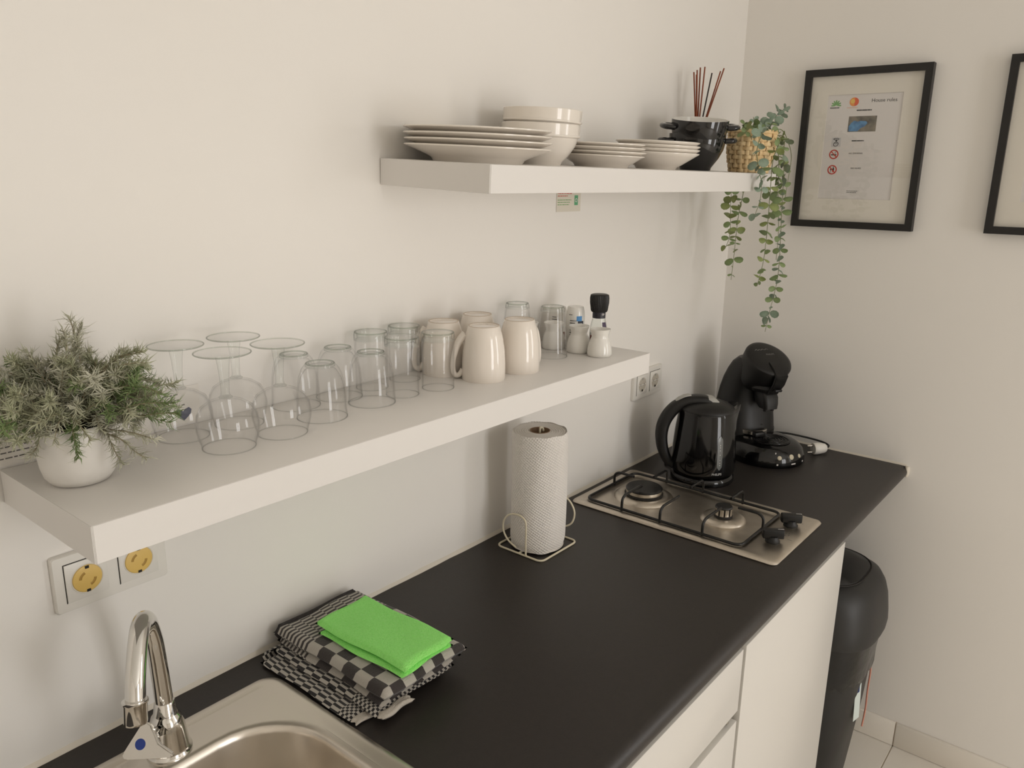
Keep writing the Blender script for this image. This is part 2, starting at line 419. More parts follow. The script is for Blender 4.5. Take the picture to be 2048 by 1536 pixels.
# worktop: postformed front nose; sink cut-out
SX0, SX1, SY0, SY1 = -2.262, -1.762, -.505, -.066
wt = MB()
nose = [(-.56, .862)] + [(-.585-.020*sin(PI*k/12), .881-.019*cos(PI*k/12)) for k in range(13)] + [(-.56, .90)]
def strip(prof, x0, x1): wt.loft([[(x0, y, z) for y, z in prof], [(x1, y, z) for y, z in prof]])
strip(nose, -3.2, -.0005)
wt.box(-3.2, SX0+.012, -.56, -.0005, .862, .90); wt.box(SX1-.012, -.0005, -.56, -.0005, .862, .90)
wt.box(SX0+.012, SX1-.012, SY1-.012, -.0005, .862, .90); wt.box(SX0+.012, SX1-.012, -.56, SY0+.012, .862, .90)
tag(wt.build('worktop', TOPB, smooth=30), 'long black laminate kitchen worktop with rounded front edge', 'worktop')
# caulk bead along the wall
rng = random.Random(4)
cb = MB(); n = 80
cb.loft([[(-3.2+3.2*k/n, 0, .901+.006+rng.uniform(-.001, .0015)), (-3.2+3.2*k/n, -.002-rng.uniform(0, .002), .9035), (-3.2+3.2*k/n, -.004-rng.uniform(0, .002), .8995), (-3.2+3.2*k/n, 0, .8995)] for k in range(n+1)])
struct(cb.build('trim_1', CAULK))
cb2 = MB(); n = 20
cb2.loft([[(0, -.60*k/n, .905+rng.uniform(-.001, .001)), (-.003, -.60*k/n, .9025), (-.004-rng.uniform(0, .001), -.60*k/n, .8995), (0, -.60*k/n, .8995)] for k in range(n+1)])
cb2.lathe([(0, .008), (.005, .006), (.0065, -.002), (.006, -.018), (.003, -.026), (0, -.027)], 14, (-.002, -.603, .893))
struct(cb2.build('trim_2', CAULK))

# ------------------------------------------------------------------ sink and tap
t = thing('sink', 'brushed steel inset kitchen sink let into the black worktop', 'sink', ((SX0+SX1)/2, (SY0+SY1)/2, ZC))
hx, hy = (SX1-SX0)/2, (SY1-SY0)/2
bx, by, bhx, bhy = .017, -.0195, .195, .160      # bowl centre and half size, local
r = []
r.append(rrect(hx-.001, hy-.001, .030, 8, z=.0005)); r.append(rrect(hx, hy, .031, 8, z=.0022)); r.append(rrect(hx-.003, hy-.003, .028, 8, z=.0042))
r.append(rrect(hx-.016, hy-.013, .020, 8, z=.0044)); r.append(rrect(hx-.022, hy-.018, .018, 8, z=.0014)); r.append(rrect(hx-.028, hy-.024, .018, 8, z=.0010))
for off, z, rr_ in ((.012, .0010, .118), (.004, .0002, .112), (0, -.004, .108), (-.003, -.012, .105), (-.012, -.10, .100), (-.022, -.135, .090), (-.045, -.150, .070), (-.12, -.152, .03)):
    r.append(rrect(bhx+off, bhy+off, rr_, 8, bx, by, z))
sb = MB().loft(r, False, True); so = sb.build('basin', SINKM, t, smooth=50)
MB().lathe([(0, .0), (.030, .0), (.034, .002), (.040, .0025), (.042, .0)], 32, (bx, by, -.1515)).build('drain', CHROME, t)

t = thing('tap', 'chrome swan-neck kitchen tap with triangular blue-dot lever', 'tap', (-1.959, -.109, ZC+.0010))
MB().lathe([(.030, 0), (.0305, .003), (.0285, .006), (.0275, .010), (.0235, .040), (.021, .052), (.0195, .056), (.0165, .060), (.0160, .0615), (.0135, .078), (.0125, .080), (0, .080)], 40).build('body', CHROME, t)
sp = [(0, 0, .075), (-.003, -.003, .12), (-.008, -.009, .17), (-.013, -.015, .195), (-.022, -.026, .222), (-.034, -.041, .236), (-.048, -.058, .232), (-.062, -.076, .212), (-.073, -.090, .188), (-.079, -.098, .165)]
MB().tube(smooth_path(sp, 6), .0118, 20).build('spout', CHROME, t, smooth=60)
dv = Vector((-.005, -.006, -.030)).normalized()
q = Vector((0, 0, -1)).rotation_difference(dv).to_matrix().to_4x4(); q.translation = Vector((-.079, -.098, .172))
MB().lathe([(0, 0), (.0150, 0), (.0152, -.003), (.0138, -.005), (.0136, -.026), (.0125, -.029), (.010, -.0292), (.009, -.026), (0, -.026)], 32, mx=q).build('aerator', CHROME, t)
# lever: stub towards the viewer-side and a flat triangular plate
ld = Vector((-.86, -.12, .0)).normalized()
MB().tube([(0, 0, .030), ld*.022+Vector((0, 0, .036)), ld*.034+Vector((0, -.008, .042))], [.015, .0125, .010], 16).build('lever_stub', CHROME, t, smooth=60)
tri = [(-.036, -.022), (.036, -.012), (.038, -.006), (.012, .006), (-.004, .030), (-.012, .034), (-.020, .030), (-.042, -.014), (-.042, -.020)]
lm = Matrix.Translation((-.038, -.032, .046)) @ Euler((rad(62), 0, rad(-58)), 'XYZ').to_matrix().to_4x4() @ Matrix.Scale(.88, 4)
lo = MB().prism(tri, -.004, .004)
bmesh.ops.bevel(lo.bm, geom=list(lo.bm.edges), offset=.002, segments=2, affect='EDGES'); lo.xf(lm)
lo = lo.build('lever', CHROME, t)
MB().lathe([(0, .0003), (.0082, .0003), (.0082, -.001)], 24, (-.016, .002, .0042)).xf(lm).build('blue_dot', mat('blue_enamel', (28, 62, 150), .3), lo, label='round blue cold-water dot')

# ------------------------------------------------------------------ shelves
def shelf(label, x0, x1, z, tilt):
    t = thing('floating_shelf', label, 'shelf', ((x0+x1)/2, -.001, z), (tilt, 0, 0)); h = (x1-x0)/2
    MB().box(-h+.0006, h-.0006, -.2514, -.0005 if tilt else -.0005, -.0444, 0, .0012, 2).build('board', SHELF, t)
    MB().box(-h, -h+.0006, -.251, -.002, -.0438, -.0006).build('end_cap', SHELF, t, smooth=0)
    MB().box(h-.0006, h, -.251, -.002, -.0438, -.0006).build('end_cap', SHELF, t, smooth=0)
    MB().box(-h+.002, h-.002, -.2520, -.2514, -.0438, -.0006).build('front_edge_band', SHELF, t, smooth=0)
    return t
shelf('long white floating shelf holding the glasses, mugs and potted herb', -2.0803, -.9152, ZS, 0)
shelf('white floating shelf higher up, holding stacked plates, bowls and trailing plant', -1.4450, -.3052, ZU, TU)
def onU(x, y, h=0):            # a point on the sagging upper shelf
    return (x, y*cos(TU) - h*sin(TU), ZU + y*sin(TU) + h*cos(TU))

# ------------------------------------------------------------------ plates and bowls on the upper shelf
def plate_prof(R, f, lip, ht):
    return [(0, .004), (f-.010, .004), (f-.008, .0), (f, .0), (f+.004, .006), (f+.012, .010), (R*.92, ht*.86), (R, ht), (R+.0003, ht+.0014), (R-.001, ht+.0022), (R*.92, ht*.86+.004), (f+.010, .0145), (f-.006, .0085), (0, .0075)]
rng = random.Random(7)
def stack(name, R, f, ht, step, n, x, y, labels, group, m):
    me = MB().lathe(plate_prof(R, f, .002, ht), 72).mesh(m, 50)
    rimme = MB().lathe([(R-.0006, ht+.0026), (R+.0008, ht+.0018), (R+.0008, ht+.0006), (R-.0006, ht+.0002)], 72).mesh(m, 50)
    for k in range(n):
        t = thing(name, labels[k], 'plate', onU(x+rng.uniform(-.002, .002)*(k > 0), y+rng.uniform(-.002, .002)*(k > 0), k*step), (TU+rng.uniform(-.004, .004)*(k > 0), rng.uniform(-.004, .004)*(k > 0), 0), group)
        link('plate_disc', me, t); link('rim', rimme, t)
ordn = ['bottom', 'second from bottom', 'third from bottom', 'topmost']
stack('dinner_plate', .127, .077, .0245, .0098, 4, -1.332, -.126, [f'large white dinner plate, {o} of the tall stack beside the white bowls' for o in ordn], 'stacked dinner plates', BOWLW)
stack('dessert_plate', .0875, .055, .022, .0078, 4, -.953, -.132, [f'medium white dessert plate, {o} of its stack between white bowls and soup plates' for o in ordn], 'stacked dessert plates', BOWLW)
stack('soup_plate', .0930, .044, .034, .0078, 4, -.757, -.150, [f'deep white soup plate, {o} of the stack beside the black bowls' for o in ordn], 'stacked soup plates', BOWLW)
bp_ = [(0, .004), (.034, .004), (.036, 0), (.042, 0), (.044, .006), (.056, .018), (.068, .036), (.0725, .050), (.0735, .0505), (.0755, .052), (.0762, .0745), (.0752, .0755), (.0735, .0745), (.0715, .050), (.060, .026), (.046, .014), (.03, .009), (0, .008)]
bm_ = MB().lathe(bp_, 72).mesh(BOWLW, 45); br_ = MB().lathe([(.0758, .0518), (.0768, .0530), (.0768, .0545), (.0760, .0555)], 72).mesh(BOWLW, 45)
for k, lab in enumerate(('white straight-rimmed bowl, lower one of two behind the dinner plates', 'white straight-rimmed bowl, upper one of two behind the dinner plates')):
    t = thing('white_bowl', lab, 'bowl', onU(-1.124+.002*k, -.100, .0262*k), (TU, rad(.8)*k, 0), 'stacked white bowls'); link('bowl', bm_, t); link('rim_band', br_, t)

def black_bowl(label, h, rot):
    t = thing('black_soup_bowl', label, 'bowl', onU(-.530, -.133, h), rot, 'stacked black soup bowls')
    MB().lathe([(0, .004), (.030, .004), (.032, 0), (.037, 0), (.038, .006), (.054, .028), (.064, .048), (.0680, .064), (.0690, .086), (.0688, .0872)], 64).build('bowl', BLKG, t, smooth=50)
    MB().lathe([(.0688, .0872), (.0676, .0876), (.0660, .0868), (.0650, .064), (.061, .050), (.050, .030), (.034, .012), (0, .010)], 64).build('white_lining', PORCW, t, smooth=50, label='white glazed inside')
    for s_ in (-1, 1):
        p = [(s_*.064, -.020, .070), (s_*.078, -.021, .0705), (s_*.086, -.016, .071), (s_*.089, 0, .071), (s_*.086, .016, .071), (s_*.078, .021, .0705), (s_*.064, .020, .070)]
        MB().tube(smooth_path(p, 5), .0088, 10, flat=((0, 0, 1), .75)).build('handle', BLKG, t, smooth=60)
black_bowl('glossy black two-handled soup bowl, lower of two beside the basket', 0, (TU, 0, -YAW))
black_bowl('glossy black two-handled soup bowl, upper of two showing its white inside', .0335, (rad(9.0), rad(.5), -YAW))

# reed diffuser behind the black bowls
t = thing('reed_diffuser', 'reed diffuser with red-brown sticks standing behind the black bowls', 'diffuser', onU(-.395, -.062), (TU, 0, 0))
MB().lathe([(0, 0), (.026, 0), (.028, .003), (.028, .060), (.024, .070), (.012, .076), (.011, .094), (.0125, .095), (.0125, .100), (.008, .100), (.008, .078), (0, .010)], 32).build('bottle', AMBER, t, smooth=50)
L = Vector((cos(YAW), -sin(YAW), 0)); D_ = Vector((sin(YAW), cos(YAW), 0))
for k, (a, b, ht, m) in enumerate(((-.026, .004, .243, REED), (-.021, -.010, .247, REED), (-.017, .012, .238, REED), (-.010, .006, .255, REED), (-.001, -.006, .256, REED), (.021, .004, .243, REEDD), (.049, -.004, .255, REED), (.044, .010, .249, REED))):
    top = L*a + D_*b; base = L*(-a*.18) + D_*(-b*.2)
    MB().tube([base+Vector((0, 0, .02)), top+Vector((0, 0, ht))], .0019, 7).build('reed_stick', m, t)

# ------------------------------------------------------------------ trailing eucalyptus in a woven basket
bx0, by0 = -.362, -.199
t = thing('trailing_eucalyptus', 'trailing green eucalyptus in a woven straw basket at the shelf end', 'potted plant', onU(bx0, by0), (TU, 0, 0))
bk = MB().lathe([(0, .003), (.040, .003), (.043, .006), (.050, .03), (.054, .07), (.054, .092), (.051, .092), (.050, .07), (.046, .03), (.038, .010), (0, .008)], 40).build('basket', STRAWD, t)
NS, NR = 22, 9
def bR(z): return .0465 + .0125*sin(min(1., z/.075)*PI/2) - .0008*max(0, (z-.08)/.02)
rng = random.Random(3)
for j in range(NR):
    z = .0055 + j*.0108; pts = []
    for k in range(NS*4):
        a = 2*PI*k/(NS*4); ph = 1 if j % 2 else -1
        rr_ = bR(z) + .0022*ph*cos(NS/2*a) + .0008
        pts.append((rr_*cos(a), rr_*sin(a), z+rng.uniform(-.0004, .0004)))
    wb = MB(); rings = []
    for (x, y, zz) in pts:
        d = Vector((x, y, 0)).normalized(); p = Vector((x, y, zz)); h = .0053
        rings.append([p-d*.0012+Vector((0, 0, -h)), p+d*.0004+Vector((0, 0, -h*.8)), p+d*.0010, p+d*.0004+Vector((0, 0, h*.8)), p-d*.0012+Vector((0, 0, h))])
    rings.append(rings[0]); wb.loft(rings, False, False, closed=False); wb.build('weaver', STRAW, bk, smooth=60)
for k in range(NS):
    a = 2*PI*k/NS; pts = []
    for j in range(NR*2+2):
        z = .001 + j*.0055; ph = (1 if int(round((z-.0055)/.0108)) % 2 else -1)*(1 if k % 2 == 0 else -1)
        rr_ = bR(z) + .0016*(-ph)*1.0 + .0006
        pts.append((rr_*cos(a), rr_*sin(a), z))
    MB().tube(smooth_path(pts, 2), .0042, 6, flat=((cos(a), sin(a), 0), .22)).build('stake', STRAW, bk, smooth=60)
rim = [((bR(.1)+.0012+.0008*sin(11*a))*cos(a), (bR(.1)+.0012+.0008*sin(11*a))*sin(a), .099+.0012*sin(23*a)) for a in [2*PI*k/96 for k in range(96)]]
MB().tube(rim, .0036, 7, closed=True).build('braided_rim', STRAW, bk, smooth=60)
MB().lathe([(0, .088), (.03, .087), (.050, .084)], 24).build('moss', mat('dry_moss', (88, 92, 58), .95, bump=(150, 1.)), t)
# leaves: three sizes, shared mesh data
def leaf_mesh(m, ln, wd):
    b = MB(); n = 10; c = b.bm.verts.new((ln*.52, 0, -.10*ln)); ring = []
    for k in range(n):
        a = PI + 2*PI*k/n; x = ln*.5 + ln*.5*cos(a); y = wd*.5*sin(a)*(1.0+.12*cos(a)); ring.append(b.bm.verts.new((x, y, .10*ln*(abs(y)/(wd*.5))**2)))
    for k in range(n): b.bm.faces.new((c, ring[k], ring[(k+1) % n]))
    e = b.bm; ret = bmesh.ops.solidify(e, geom=list(e.faces), thickness=.0006)
    return b.mesh(m, 60)
LM = [[leaf_mesh(m, l_, w_) for l_, w_ in ((.014, .0105), (.0205, .0165), (.0265, .022))] for m in LEAF]
rng = random.Random(11)
T0inv = (Matrix.Translation(onU(bx0, by0)) @ Euler((TU, 0, 0)).to_matrix().to_4x4()).inverted()
strands = [
 ([(-.345, -.165, 1.806), (-.318, -.140, 1.80), (-.300, -.130, 1.74), (-.300, -.130, 1.657), (-.296, -.130, 1.61), (-.288, -.130, 1.542), (-.312, -.130, 1.505)], (2, 0), .0235, 14),
 ([(-.335, -.165, 1.806), (-.270, -.132, 1.805), (-.225, -.130, 1.74), (-.222, -.130, 1.657), (-.239, -.130, 1.602), (-.246, -.130, 1.541), (-.248, -.130, 1.485), (-.254, -.130, 1.415)], (2, 0), .0225, 18),
 ([(-.385, -.225, 1.800), (-.470, -.272, 1.800), (-.500, -.276, 1.76), (-.474, -.274, 1.714), (-.445, -.272, 1.685), (-.444, -.272, 1.643), (-.469, -.272, 1.605)], (1, 1), .0230, 0),
 ([(-.350, -.238, 1.800), (-.345, -.270, 1.795), (-.395, -.276, 1.74), (-.384, -.272, 1.655), (-.381, -.272, 1.592), (-.382, -.272, 1.516), (-.391, -.272, 1.472), (-.413, -.272, 1.426)], (0, 2), .0235, 6),
 ([(-.320, -.230, 1.800), (-.305, -.262, 1.800), (-.300, -.264, 1.767), (-.269, -.258, 1.705), (-.248, -.255, 1.601), (-.234, -.255, 1.507), (-.232, -.255, 1.424), (-.263, -.255, 1.344), (-.284, -.255, 1.286)], (1, 0), .0185, 0),
 ([(-.312, -.215, 1.800), (-.285, -.230, 1.803), (-.259, -.237, 1.743), (-.239, -.235, 1.666), (-.214, -.235, 1.586), (-.203, -.235, 1.531), (-.203, -.235, 1.476)], (0, 2), .0185, 0),
 ([(-.325, -.215, 1.802), (-.300, -.250, 1.818), (-.240, -.252, 1.785), (-.206, -.250, 1.751), (-.212, -.250, 1.700), (-.222, -.25, 1.64)], (0, 1), .021, 0),
 ([(-.335, -.200, 1.800), (-.295, -.200, 1.818), (-.235, -.200, 1.847), (-.188, -.200, 1.869), (-.145, -.200, 1.884)], (1, 1), .020, 0),
 ([(-.362, -.200, 1.795), (-.352, -.200, 1.828), (-.361, -.200, 1.846)], (0, 1), .013, 0),
 ([(-.372, -.205, 1.795), (-.395, -.205, 1.820), (-.420, -.202, 1.826)], (0, 0), .013, 0),
 ([(-.350, -.215, 1.795), (-.335, -.235, 1.822), (-.345, -.245, 1.832)], (1, 0), .012, 0),
 ([(-.380, -.195, 1.795), (-.430, -.215, 1.808), (-.452, -.222, 1.800)], (0, 2), .014, 0),
 ([(-.345, -.185, 1.795), (-.320, -.18, 1.818), (-.305, -.178, 1.822)], (1, 0), .013, 0)]
strands = strands[7:] + strands[:7]
nleaf = 0
for pts, cols, step, skip in strands:
    P = smooth_path([T0inv @ Vector(p) for p in pts], 8)
    rr_ = [.0013 - .0006*k/(len(P)-1) for k in range(len(P))]
    so = MB().tube(P, rr_, 5).build('stem', STEMG, t, smooth=60)
    tot = sum((P[k+1]-P[k]).length for k in range(len(P)-1)); s_ = .010; d0 = 0.; k = 0; idx = 0
    while s_ < tot:
        while k < len(P)-2 and d0+(P[k+1]-P[k]).length < s_: d0 += (P[k+1]-P[k]).length; k += 1
        tg = (P[k+1]-P[k]).normalized(); p = P[k] + tg*(s_-d0); f = s_/tot
        side = tg.orthogonal().normalized(); side = Matrix.Rotation(idx*PI/2 + rng.uniform(-.5, .5), 3, tg) @ side
        size = 2 if rng.random() < (.45 if f < .75 else .12) else (1 if rng.random() < (.75 if f < .85 else .35) else 0)
        me = LM[cols[idx % 2 if rng.random() < .8 else 0]][size]
        for sg in (1, -1):
            if nleaf >= 298: break
            x = (side*sg + tg*rng.uniform(-.05, .55)).normalized(); zax = (tg - x*tg.dot(x)).normalized()
            yax = zax.cross(x); R3 = Matrix((x, yax, zax)).transposed() @ Matrix.Rotation(rng.choice((-1, 1))*rng.uniform(.3, 1.25), 3, 'X') @ Matrix.Rotation(rng.uniform(-.3, .3), 3, 'Y')
            lo = link('leaf', me, so); lo.matrix_local = Matrix.Translation(p + x*.0008) @ R3.to_4x4(); nleaf += 1
        s_ += step*rng.uniform(.75, 1.2); idx += 1

# ------------------------------------------------------------------ things on the lower shelf
def S(x, y): return (x, y, ZS)
# frosted rosemary in a white pot
t = thing('potted_rosemary', 'frosted grey-green rosemary bush in a white round pot', 'potted plant', S(-2.028, -.107))
MB().lathe([(0, .0008), (.026, .0), (.033, .002), (.0385, .010), (.0415, .022), (.0432, .036), (.0438, .060), (.0432, .072), (.0415, .073), (.0405, .070), (.0405, .060), (0, .060)], 48).build('pot', POTM, t, smooth=60)
MB().lathe([(0, .066), (.02, .0655), (.0405, .063)], 24).build('soil', SOIL, t)
rng = random.Random(21)
ends = []
for k in range(150):                       # tips spread over a flattened dome
    az = 2*PI*k*.618 + rng.uniform(-.25, .25); el = math.asin(rng.uniform(-.42, 1.0)); f = rng.uniform(.62, 1.0)
    ends.append((Vector((cos(az)*cos(el)*.122*f, sin(az)*cos(el)*.104*f, .088 + sin(el)*(.078 if el > 0 else .060)*f)), 0))
L2, D2 = Vector((cos(YAW), -sin(YAW), 0)), Vector((sin(YAW), cos(YAW), 0))
for a, b, z, gm in ((.010, .0, .196, 0), (.020, .01, .186, 0), (.002, .0, .180, 0), (.014, -.02, .178, 0), (-.006, .01, .172, 0), (.024, -.01, .172, 0), (.090, .0, .160, 1), (.098, -.01, .146, 1), (.080, .01, .158, 1),
                    (.126, -.01, .100, 2), (.118, -.02, .112, 2), (.124, .0, .084, 2), (.108, -.03, .062, 0), (.094, -.03, .038, 0), (.070, -.035, .034, 0), (.112, .01, .070, 2), (.030, -.05, .050, 2), (-.020, -.06, .052, 0), (-.09, -.02, .04, 0), (-.11, 0, .05, 1)):
    ends.append((L2*a + D2*b + Vector((0, 0, z)), gm+1))
for si, (tip0, gm) in enumerate(ends):
    hd_ = Vector((tip0.x, tip0.y, 0)); o0 = hd_.normalized()*rng.uniform(.0, .024) + Vector((0, 0, .064)); n = 7; P = []
    if tip0.y > .094: tip0.y = .094
    bow = Vector((rng.uniform(-.012, .012), rng.uniform(-.012, .012), rng.uniform(.006, .030)))
    for k in range(n):
        f = k/(n-1); p = o0.lerp(tip0, f) + bow*sin(PI*f) + Vector((rng.uniform(-.002, .002), rng.uniform(-.002, .002), rng.uniform(-.002, .002)))*f
        if p.y > .096: p.y = .096
        rxy = math.hypot(p.x, p.y)
        if p.z < .076 and rxy < .048: p.z = .076
        P.append(p)
    P = smooth_path(P, 4)
    so = MB().tube(P, [.0011*(1-.6*k/(len(P)-1)) for k in range(len(P))], 4).build('stem', TWIG, t)
    ndl = MB(); bm = ndl.bm
    for k in range(6, len(P)-1):
        tg = (P[k+1]-P[k]).normalized()
        for q in range(4 if k < len(P)-5 else 6):
            a = rng.uniform(0, 2*PI); sd = Matrix.Rotation(a, 3, tg) @ tg.orthogonal().normalized()
            nd = (sd*rng.uniform(.6, 1.) + tg*rng.uniform(.2, 1.0)).normalized(); l_ = rng.uniform(.009, .017)
            curl = Vector((rng.uniform(-1, 1), rng.uniform(-1, 1), rng.uniform(-.6, 1))).normalized()*l_*.28
            b0 = P[k] + (P[k+1]-P[k])*rng.random(); wv = nd.cross(sd if abs(nd.dot(sd)) < .95 else tg).normalized()*.00080; hv = nd.cross(wv).normalized()*.0005
            mid = b0 + nd*l_*.5 - curl*.3; tip = b0 + nd*l_ + curl
            if tip.y > .104: tip.y = .104
            if mid.y > .102: mid.y = .102
            V = [bm.verts.new(v) for v in (b0+wv*.7, b0-wv*.7, b0+hv, mid+wv, mid-wv, mid+hv, tip)]
            for f_ in ((0, 3, 4, 1), (0, 2, 5, 3), (2, 1, 4, 5), (3, 6, 4), (5, 6, 3), (4, 6, 5)): bm.faces.new([V[i] for i in f_])
    m_ = NEEDLE[gm-1] if gm else NEEDLE[2 if si % 9 == 0 else si % 2]
    ndl.build('needles', m_, so, smooth=0, kind='stuff')

# upside-down wine glasses
def wine_glass(label, x, y, rz):
    t = thing('wine_glass', label, 'wine glass', S(x, y), (0, 0, rz), 'upturned wine glasses')
    MB().lathe([(.0350, .0), (.0362, .006), (.0388, .014), (.0412, .026), (.0414, .034), (.0395, .046), (.0340, .057), (.0230, .0645), (.0120, .0685), (.0065, .0715),
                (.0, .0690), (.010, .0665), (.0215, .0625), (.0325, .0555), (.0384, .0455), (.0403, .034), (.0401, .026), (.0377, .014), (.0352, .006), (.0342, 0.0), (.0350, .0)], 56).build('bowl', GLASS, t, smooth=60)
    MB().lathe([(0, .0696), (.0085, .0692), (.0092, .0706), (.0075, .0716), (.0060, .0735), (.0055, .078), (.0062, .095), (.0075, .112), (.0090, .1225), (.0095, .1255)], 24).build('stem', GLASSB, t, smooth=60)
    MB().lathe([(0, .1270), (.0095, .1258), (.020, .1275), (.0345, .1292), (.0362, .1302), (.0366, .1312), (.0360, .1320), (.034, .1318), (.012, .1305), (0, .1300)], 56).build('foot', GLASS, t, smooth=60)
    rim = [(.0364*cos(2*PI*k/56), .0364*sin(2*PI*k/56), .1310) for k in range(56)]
    MB().tube(rim, .0010, 6, closed=True).build('foot_rim', GLASSE, t, smooth=60)  # ring tinted grey for the foot's dark refracted outline
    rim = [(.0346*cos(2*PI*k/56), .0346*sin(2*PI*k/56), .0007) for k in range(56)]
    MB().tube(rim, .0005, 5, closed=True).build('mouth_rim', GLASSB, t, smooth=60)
wine_glass('upturned wine glass against the wall, nearest the rosemary', -1.863, -.046, .3)
wine_glass('upturned wine glass at the front, nearest the rosemary', -1.845, -.133, 1.2)
wine_glass('upturned wine glass against the wall, second from the rosemary', -1.777, -.050, 2.2)
wine_glass('upturned wine glass at the front, beside the rounded tumblers', -1.761, -.135, .8)

def glass_thing(name, label, x, y, outer, inner, base_ring, group, rot=0):
    t = thing(name, label, 'glass', S(x, y), (0, 0, rot), group)
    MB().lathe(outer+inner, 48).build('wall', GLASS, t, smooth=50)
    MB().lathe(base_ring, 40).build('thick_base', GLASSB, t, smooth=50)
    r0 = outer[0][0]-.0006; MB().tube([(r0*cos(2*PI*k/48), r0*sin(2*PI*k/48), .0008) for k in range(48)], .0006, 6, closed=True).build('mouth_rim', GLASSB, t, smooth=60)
    r1, z1 = max(base_ring, key=lambda p: p[1]); MB().tube([((r1+.0012)*cos(2*PI*k/48), (r1+.0012)*sin(2*PI*k/48), z1-.0012) for k in range(48)], .0012, 6, closed=True).build('base_dark_outline', GLASSE, t, smooth=60)  # last ring is added, its grey tint standing in for refraction at the base
    return t
to = [(.0385, 0), (.0378, .012), (.0372, .030), (.0358, .048), (.0330, .064), (.0285, .076), (.0235, .0825), (.0220, .0845), (.0195, .0855), (.014, .0840), (0, .0835)]
ti = [(0, .0775), (.016, .0772), (.0235, .0745), (.0310, .062), (.0342, .048), (.0357, .030), (.0364, .012), (.0373, 0), (.0385, 0)]
tb = [(.0225, .0800), (.0222, .0840), (.0195, .0858), (.0165, .0848), (.0150, .0818), (.0190, .0795), (.0225, .0800)]
g0 = glass_thing('rounded_tumbler', 'upturned rounded glass tumbler at the front, beside the wine glasses', -1.674, -.113, to, ti, tb, 'upturned rounded tumblers')
dup(g0, S(-1.663, -.032), 'upturned rounded glass tumbler against the wall, beside the wine glasses')
dup(g0, S(-1.583, -.041), 'upturned rounded glass tumbler against the wall, beside the straight tumblers')
dup(g0, S(-1.569, -.107), 'upturned rounded glass tumbler at the front, beside the straight tumblers')
so_ = [(.0283, 0), (.0285, .020), (.0288, .060), (.0292, .094), (.0285, .0985), (.0270, .1000), (0, .0995)]
si_ = [(0, .0860), (.0250, .0858), (.0270, .083), (.0272, .060), (.0270, .020), (.0272, 0), (.0283, 0)]
sb_ = [(.0290, .0850), (.0293, .0940), (.0285, .0985), (.0262, .1000), (.0245, .0965), (.0240, .0885), (.0262, .0855), (.0290, .0850)]
g1 = glass_thing('straight_tumbler', 'upturned straight thick-based tumbler at the front, beside the rounded tumblers', -1.502, -.108, so_, si_, sb_, 'upturned straight tumblers')
dup(g1, S(-1.506, -.035), 'upturned straight thick-based tumbler against the wall, beside the rounded tumblers')
dup(g1, S(-1.427, -.034), 'upturned straight thick-based tumbler against the wall, beside the cream mugs')
dup(g1, S(-1.430, -.122), 'upturned straight thick-based tumbler at the front, beside the cream mugs')
go = [(.0330, 0), (.0325, .012), (.0310, .030), (.0288, .060), (.0262, .090), (.0250, .1005), (.0240, .1045), (.0215, .1055), (0, .1045)]
gi = [(0, .0945), (.0205, .0945), (.0235, .092), (.0248, .084), (.0275, .060), (.0298, .030), (.0313, .012), (.0318, 0), (.0330, 0)]
gb = [(.0255, .0945), (.0250, .1000), (.0240, .1045), (.0212, .1056), (.0198, .1020), (.0200, .0965), (.0225, .0945), (.0255, .0945)]
g2 = glass_thing('tapered_glass', 'tall upturned tapered glass at the front, beside the egg cups', -1.087, -.116, go, gi, gb, 'upturned tapered glasses')
dup(g2, S(-1.104, -.036), 'tall upturned tapered glass against the wall behind the mugs')

# cream mugs, upside down
def mug(label, x, y, hdir):
    t = thing('mug', label, 'mug', S(x, y), (0, 0, hdir), 'upturned cream mugs')
    MB().lathe([(.0395, .0), (.0402, .002), (.0400, .030), (.0385, .055), (.0345, .080), (.0290, .0985), (.0278, .0998), (.0260, .0994), (.0252, .0980), (.0, .0975),
                ], 56).build('body', PORC, t, smooth=45)
    MB().lathe([(.0395, 0), (.0375, .001), (.0375, .030), (.0360, .055), (.0320, .080), (.0265, .0935), (0, .0938)], 48).build('inside', PORC, t, smooth=60)
    MB().lathe([(.0284, .0997), (.0279, .1003), (.0272, .1003), (.0266, .0997)], 56).build('foot_ring', mat('unglazed_foot', (206, 188, 168), .7), t, smooth=60)
    hp = smooth_path([(.0335, 0, .083), (.045, 0, .070), (.053, 0, .048), (.0565, 0, .028), (.055, 0, .012), (.049, 0, .0065), (.043, 0, .010), (.0385, 0, .018)], 5)
    MB().tube(hp, [.0085-.0035*min(1, k/12) for k in range(len(hp))], 12, flat=((0, 1, 0), 1.0)).build('handle', PORC, t, smooth=60)
LFT = math.atan2(sin(YAW), -cos(YAW))      # towards the picture's left
mug('upturned cream mug at the front, its handle towards the tumblers', -1.327, -.138, LFT+.10)
mug('upturned cream mug at the front, its handle towards the egg cups', -1.231, -.144, LFT+PI+.80)
mug('upturned cream mug against the wall behind the straight tumbler', -1.345, -.054, LFT-.05)
mug('upturned cream mug against the wall, between the other mugs and a tall glass', -1.244, -.048, LFT+2.4)
t = thing('espresso_cup', 'small upturned cream cup mostly hidden behind a mug and tapered glass', 'cup', S(-1.158, -.092), (0, 0, 1.2))
MB().lathe([(.030, 0), (.0305, .002), (.0300, .03), (.027, .058), (.0215, .0745), (.0200, .0755), (.0185, .0745), (0, .074)], 40).build('body', PORC, t, smooth=45)
MB().tube(smooth_path([(.026, 0, .060), (.040, 0, .052), (.044, 0, .034), (.038, 0, .018), (.029, 0, .017)], 5), .004, 8).build('handle', PORC, t, smooth=60)

